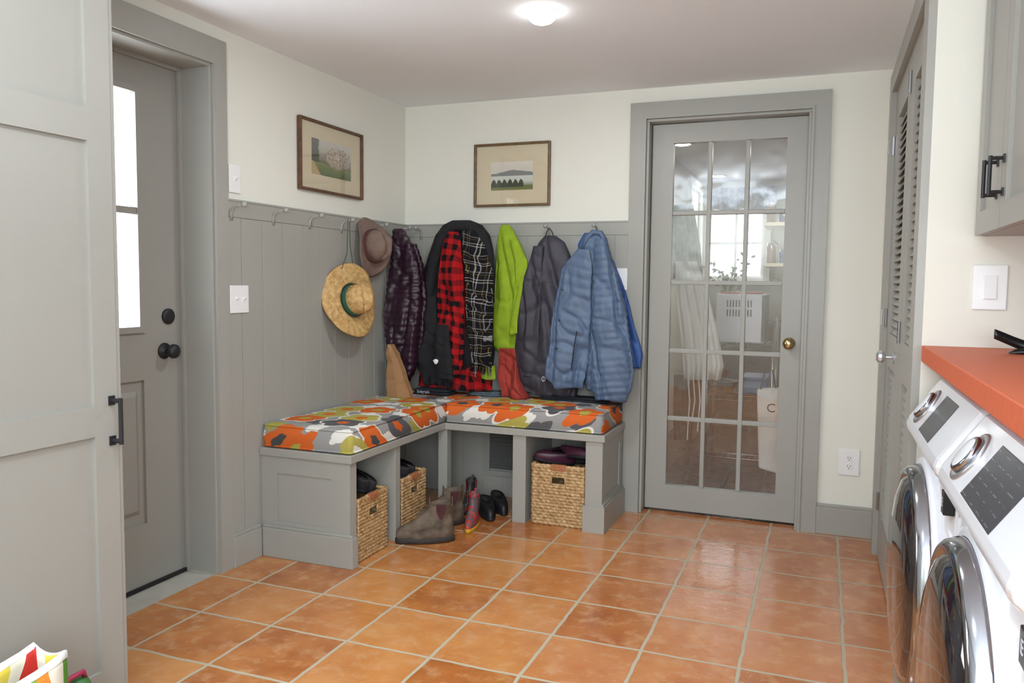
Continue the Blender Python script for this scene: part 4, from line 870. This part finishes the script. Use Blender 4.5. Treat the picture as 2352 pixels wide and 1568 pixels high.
o=wavy(va.x,vb.x,PY-.1,vb.z,va.z,.015,9,wob=.02).build('window_valance',VAL,None,smooth=True,solid=.003); meta(o,'dark patterned valance over the far pantry window, seen through the glass door','curtain')
t=thing('potted_plant','spindly potted plant on the counter before the far pantry window','potted plant',((PW0+PW1)/2,PY-.35,.89))
px_,py_=(PW0+PW1)/2-.02,PY-.35
MB().lathe([(0,0),(.05,0),(.07,.12),(.074,.125),(.06,.12),(0,.11)],(px_,py_,.891),'z',n=24).build('pot',simple('clay_pot',c3(150,84,56),.7),t,smooth=True)
GREEN=simple('leaf_green',c3(66,92,44),.6,var=.3)
mb=MB(); ml=MB()
for i in range(13):
    an=i*2.4; L=.24+.26*random.random(); tip=Vector((px_+math.cos(an)*.2,py_+math.sin(an)*.1,1.0+L)); mid=Vector((px_+math.cos(an)*.05,py_+math.sin(an)*.03,1.0+L*.6))
    mb.tube([(px_,py_,1.0),mid,tip],[.004,.003,.0015],5)
    for q in range(4):
        c=mid.lerp(tip,q/3); d=Vector((random.uniform(-1,1),random.uniform(-.4,.4),random.uniform(-.2,.8))).normalized()*.06; s_=d.cross(Vector((0,1,0))).normalized()*.014
        nn=len(ml.v); ml.v+=[tuple(c),tuple(c+d*.5+s_),tuple(c+d),tuple(c+d*.5-s_)]; ml.f.append((nn,nn+1,nn+2,nn+3))
mb.build('stems',GREEN,t); ml.build('leaves',GREEN,t)
WCL=simple('white_cotton',c3(216,214,208),.9,var=.03,bump=.2,bscale=30)
ry=1.15
ra=bp(1625,820,1,ry).x; rb=bp(1775,820,1,ry).x
zsh=bp(1700,790,1,ry).z
t=thing('wire_rack','chrome wire shelving rack behind the glass door','shelf',((ra+rb)/2,ry+.21,0))
for x in (ra,rb):
    for y in (ry,ry+.42): MB().tube([(x,y,0),(x,y,1.0)],.011,10).build('post',STEEL,t,smooth=True)
for z in (.12,.5,zsh):
    m=MB()
    for y in (ry,ry+.42):
        for dz in (0,-.03): m.tube([(ra,y,z+dz),(rb,y,z+dz)],.004,6)
        nn=14
        for i in range(nn): x=ra+(i+.5)*(rb-ra)/nn; m.tube([(x,y,z-.03),(x+(rb-ra)/nn/2,y,z)],.002,5)
    for x in (ra,rb):
        for dz in (0,-.03): m.tube([(x,ry,z+dz),(x,ry+.42,z+dz)],.004,6)
    nn=int((rb-ra)/.03)
    for i in range(nn): x=ra+(i+.5)*(rb-ra)/nn; m.tube([(x,ry,z),(x,ry+.42,z)],.002,5)
    m.build('wire_shelf',STEEL,t)
a=bp(1642,780,1,ry+.03); b=bp(1755,780,1,ry+.03); zt2=bp(1700,675,1,ry+.03).z
t=thing('microwave','white microwave oven with slotted side on the wire rack behind the glass door','microwave',((a.x+b.x)/2,ry+.2,zsh+.006))
bx(a.x,b.x,ry+.03,ry+.38,zsh+.006,zt2).build('case',WMET,t,bevel=.008)
mb=MB()
for i in range(9):
    for j in range(2): x=a.x+(b.x-a.x)*(.24+.06*i); z=zt2-.06-.06*j; mb.box(x-.004,x+.004,ry+.026,ry+.031,z-.025,z+.02)
mb.build('vent_slots',BLACKP,t)
bx(b.x-.02,b.x+.004,ry+.028,ry+.36,zsh+.012,zt2-.006).build('door_edge',BLACKP,t)
o=MB().box(a.x+.02,b.x-.02,ry+.06,ry+.2,zt2+.001,zt2+.012).build('serving_tray',REDT,None,bevel=.004); meta(o,'small red tray lying on top of the white microwave','tray')
t=thing('mixing_bowl','steel mixing bowl on the middle wire shelf behind the glass door','bowl',(ra+.11,ry+.16,.505))
bo=(ra+.11,ry+.16,.506)
MB().lathe([(.0,.0),(.035,.0),(.07,.03),(.084,.07),(.087,.072),(.080,.07),(.065,.034),(.03,.008),(.0,.006)],bo,'z',n=32).build('bowl_body',STEEL,t,smooth=True); MB().lathe([(.084,.069),(.090,.071),(.090,.075),(.084,.074)],bo,'z',n=32).build('rim',STEEL,t,smooth=True)
t=thing('storage_tub','blue lidded plastic tub on the middle wire shelf behind the glass door','tub',(rb-.12,ry+.2,.505))
BT=simple('blue_plastic',c3(58,90,140),.4)
tl=max(ra+.215,rb-.21)
rbox(tl,rb-.03,ry+.06,ry+.34,.506,.60,.012,0).build('tub_body',BT,t); rbox(tl-.006,rb-.024,ry+.05,ry+.35,.60,.622,.006,.002).build('lid',BT,t)
t=thing('cardboard_box','open brown cardboard box on the lowest wire shelf behind the glass door','box',((ra+rb)/2,ry+.2,.125))
xm=(ra+rb)/2
DKB=simple('dark_cardboard',c3(104,78,60),.8,var=.15)
MB().box(xm-.16,xm+.16,ry+.06,ry+.065,.126,.34).box(xm-.16,xm+.16,ry+.335,ry+.34,.126,.34).box(xm-.16,xm-.155,ry+.065,ry+.335,.126,.34).box(xm+.155,xm+.16,ry+.065,ry+.335,.126,.34).box(xm-.155,xm+.155,ry+.065,ry+.335,.126,.131).build('box_body',DKB,t)
MB().hexa([(xm-.16,ry+.06,.34),(xm+.16,ry+.06,.34),(xm+.16,ry+.063,.342),(xm-.16,ry+.063,.342),(xm-.16,ry-.02,.30),(xm+.16,ry-.02,.30),(xm+.16,ry-.02,.303),(xm-.16,ry-.02,.303)]).build('flap',DKB,t)
def cloth(name,label,cat,pxs,y,mat,amp=.014,k=4):
    rg=[]
    for i,(v,ul,ur) in enumerate(pxs):
        a=bp(ul,v,1,y); b=bp(ur,v,1,y); n=40
        rg.append([(a.x+(b.x-a.x)*j/n,y+amp*(.3+i*.3)*math.sin(k*2*PI*j/n+i*.3),a.z+(b.z-a.z)*j/n) for j in range(n+1)])
    t=thing(name,label,cat,(rg[0][20][0],y,rg[0][20][2])); MB().loft(rg,close=False).build('cloth',mat,t,smooth=True,solid=.002); return t
t=cloth('apron','long white apron hanging left behind the glass door, with its ties dangling','apron',[(600,1552,1600),(680,1552,1628),(760,1562,1648),(840,1568,1662),(872,1570,1655)],.55,WCL)
for k,(u,v1) in enumerate(((1580,1010),(1592,960),(1604,990))):
    MB().tube([bp(u,860,1,.54),bp(u+4,920,1,.545),bp(u-2,v1,1,.54)],.004,6).build('tie',WCL,t)
cloth('tea_towel','gray-green cloth hanging at the upper left behind the glass door','towel',[(470,1545,1592),(560,1545,1608),(640,1545,1614)],.8,simple('sage_cloth',c3(160,166,154),.9,var=.2,scale=20))
cloth('cloth_bag','dark cloth bag hanging beside the apron behind the glass door','bag',[(860,1548,1582),(960,1546,1590),(1010,1548,1586)],.7,simple('brown_cloth',c3(84,62,56),.9,var=.3,scale=20))
t=thing('tote_bag','white canvas tote bag hanging low at the right behind the glass door','bag',(bp(1758,900,1,.5).x,.5,.3))
pp=[bp(u,v,1,.5) for u,v in ((1738,895),(1790,892),(1790,1090),(1742,1075))]
MB().hexa([p_ for p_ in pp]+[p_+Vector((0,.08,0)) for p_ in pp]).build('bag_body',WCL,t,bevel=.01)
MB().tube([pp[0]+Vector((.02,.02,0)),pp[0]+Vector((.04,.02,.1)),pp[1]+Vector((-.04,.02,.1)),pp[1]+Vector((-.02,.02,0))],.006,6).build('handle',BLACKP,t)
text('C',.07,((pp[0].x+pp[1].x)/2+.02,.498,pp[0].z-.1),(PI/2,0,0),NAVY,t,'printed_mark')
JC=[simple('jar_contents',c,.2,var=.2) for c in (c3(120,90,60),c3(60,70,110),c3(200,190,170),c3(90,110,70))]
SHELF=simple('cream_shelf_paint',c3(214,206,180),.6)
for i,(v,lab) in enumerate(((510,'upper'),(604,'lower'))):
    z=bp(1770,v,1,2.7).z; x=bp(1754,v,1,2.7).x
    t=thing('wall_shelf','cream wall shelf with jars, %s of the two at the right behind the glass door'%lab,'shelf',(x+.4,2.85,z)); bx(x,PX1-.001,2.7,3.2,z-.03,z).build('board',SHELF,t,bevel=.002)
    for kx in (x+.05,x+.6): MB().tube([(kx,3.1,z-.03),(kx,3.1,z-.12),(kx,PY-.002,z-.12)],.008).build('bracket',SHELF,t)
    for j in range(4):
        jx=x+.05+j*.1; hh=(.16,.11,.19,.13)[j]
        t=thing('storage_jar','storage jar on the pantry %s shelf, %s from the window'%(lab,('first','second','third','fourth')[j]),'jar',(jx,2.78,z),'jars on the pantry shelves')
        MB().lathe([(0,0),(.036,0),(.038,.01),(.038,hh-.03),(.028,hh-.015),(.028,hh-.01),(0,hh-.01)],(jx,2.78,z+.001),'z',n=20).build('jar_body',JC[j],t,smooth=True)
        MB().lathe([(0,hh-.012),(.031,hh-.012),(.031,hh+.006),(0,hh+.006)],(jx,2.78,z+.001),'z',n=20).build('lid',STEEL,t)
DW=simple('dark_brown_wood',c3(60,44,40),.4,var=.2); DC=simple('dark_counter',c3(54,50,56),.35,var=.2)
t=thing('window_counter','dark counter under the far pantry window','counter',(1.6,3.5,0))
bx(1.2,2.5,3.15,PY-.06,.002,.85).build('body',DW,t,bevel=.004); bx(1.18,2.53,3.12,PY-.06,.85,.89).build('top',DC,t,bevel=.004)
for i,(u,v) in enumerate(((1567,331),(1650,404))):
    p=bp(u,v,2,H)
    if p.y>PY-.15: p.y=PY-.3
    t=thing('ceiling_light','round pantry ceiling light, %s, seen through the glass door'%('nearer of the two' if i==0 else 'farther of the two'),'ceiling light',(p.x,p.y,H),'pantry ceiling lights')
    MB().lathe([(0,-.008),(.05,-.006),(.06,-.001)],(p.x,p.y,H-.0005),'z',n=28).build('diffuser',LAMP,t); MB().lathe([(.06,0),(.075,0),(.074,-.006),(.06,-.003)],(p.x,p.y,H-.0005),'z',n=28).build('trim_ring',WPLAS,t)
# ---------------------------------------------------------------- light
def area(loc,rot,size,power,col=(1,1,1),sy=None,shape='DISK'):
    l=bpy.data.lights.new('area_light','AREA'); l.energy=power; l.color=col; l.shape=shape if sy is None else 'RECTANGLE'; l.size=size
    if sy: l.size_y=sy
    o=bpy.data.objects.new('light_source',l); COL.objects.link(o); o.location=loc; o.rotation_euler=rot; return o
COOL=(.81,.91,1.0)
area((lp.x,lp.y,H-.055),(0,0,0),.12,11,(.96,.98,1))
area((1.4,-3.0,H-.03),(0,0,0),.14,9,(.96,.98,1))
area((2.7,-5.3,1.5),(PI/2,0,.15),1.1,66,COOL,1.3)
area((1.5,-4.6,1.3),(PI,0,0),1.9,88,COOL,1.2)  # uplight added behind the camera to brighten the ceiling; no fixture
area((2.1,1.9,H-.04),(0,0,0),.14,11,(1,.96,.9))
area((DX-.5,(JY0+JY1)/2,1.4),(0,-PI/2,0),1.6,75,(.88,.94,1),1.2)
wd=bpy.data.worlds.new('world'); SC.world=wd; wd.use_nodes=True; bg=wd.node_tree.nodes['Background']; bg.inputs[0].default_value=(.92,.96,1,1); bg.inputs[1].default_value=4.0
print('built',len(bpy.data.objects))
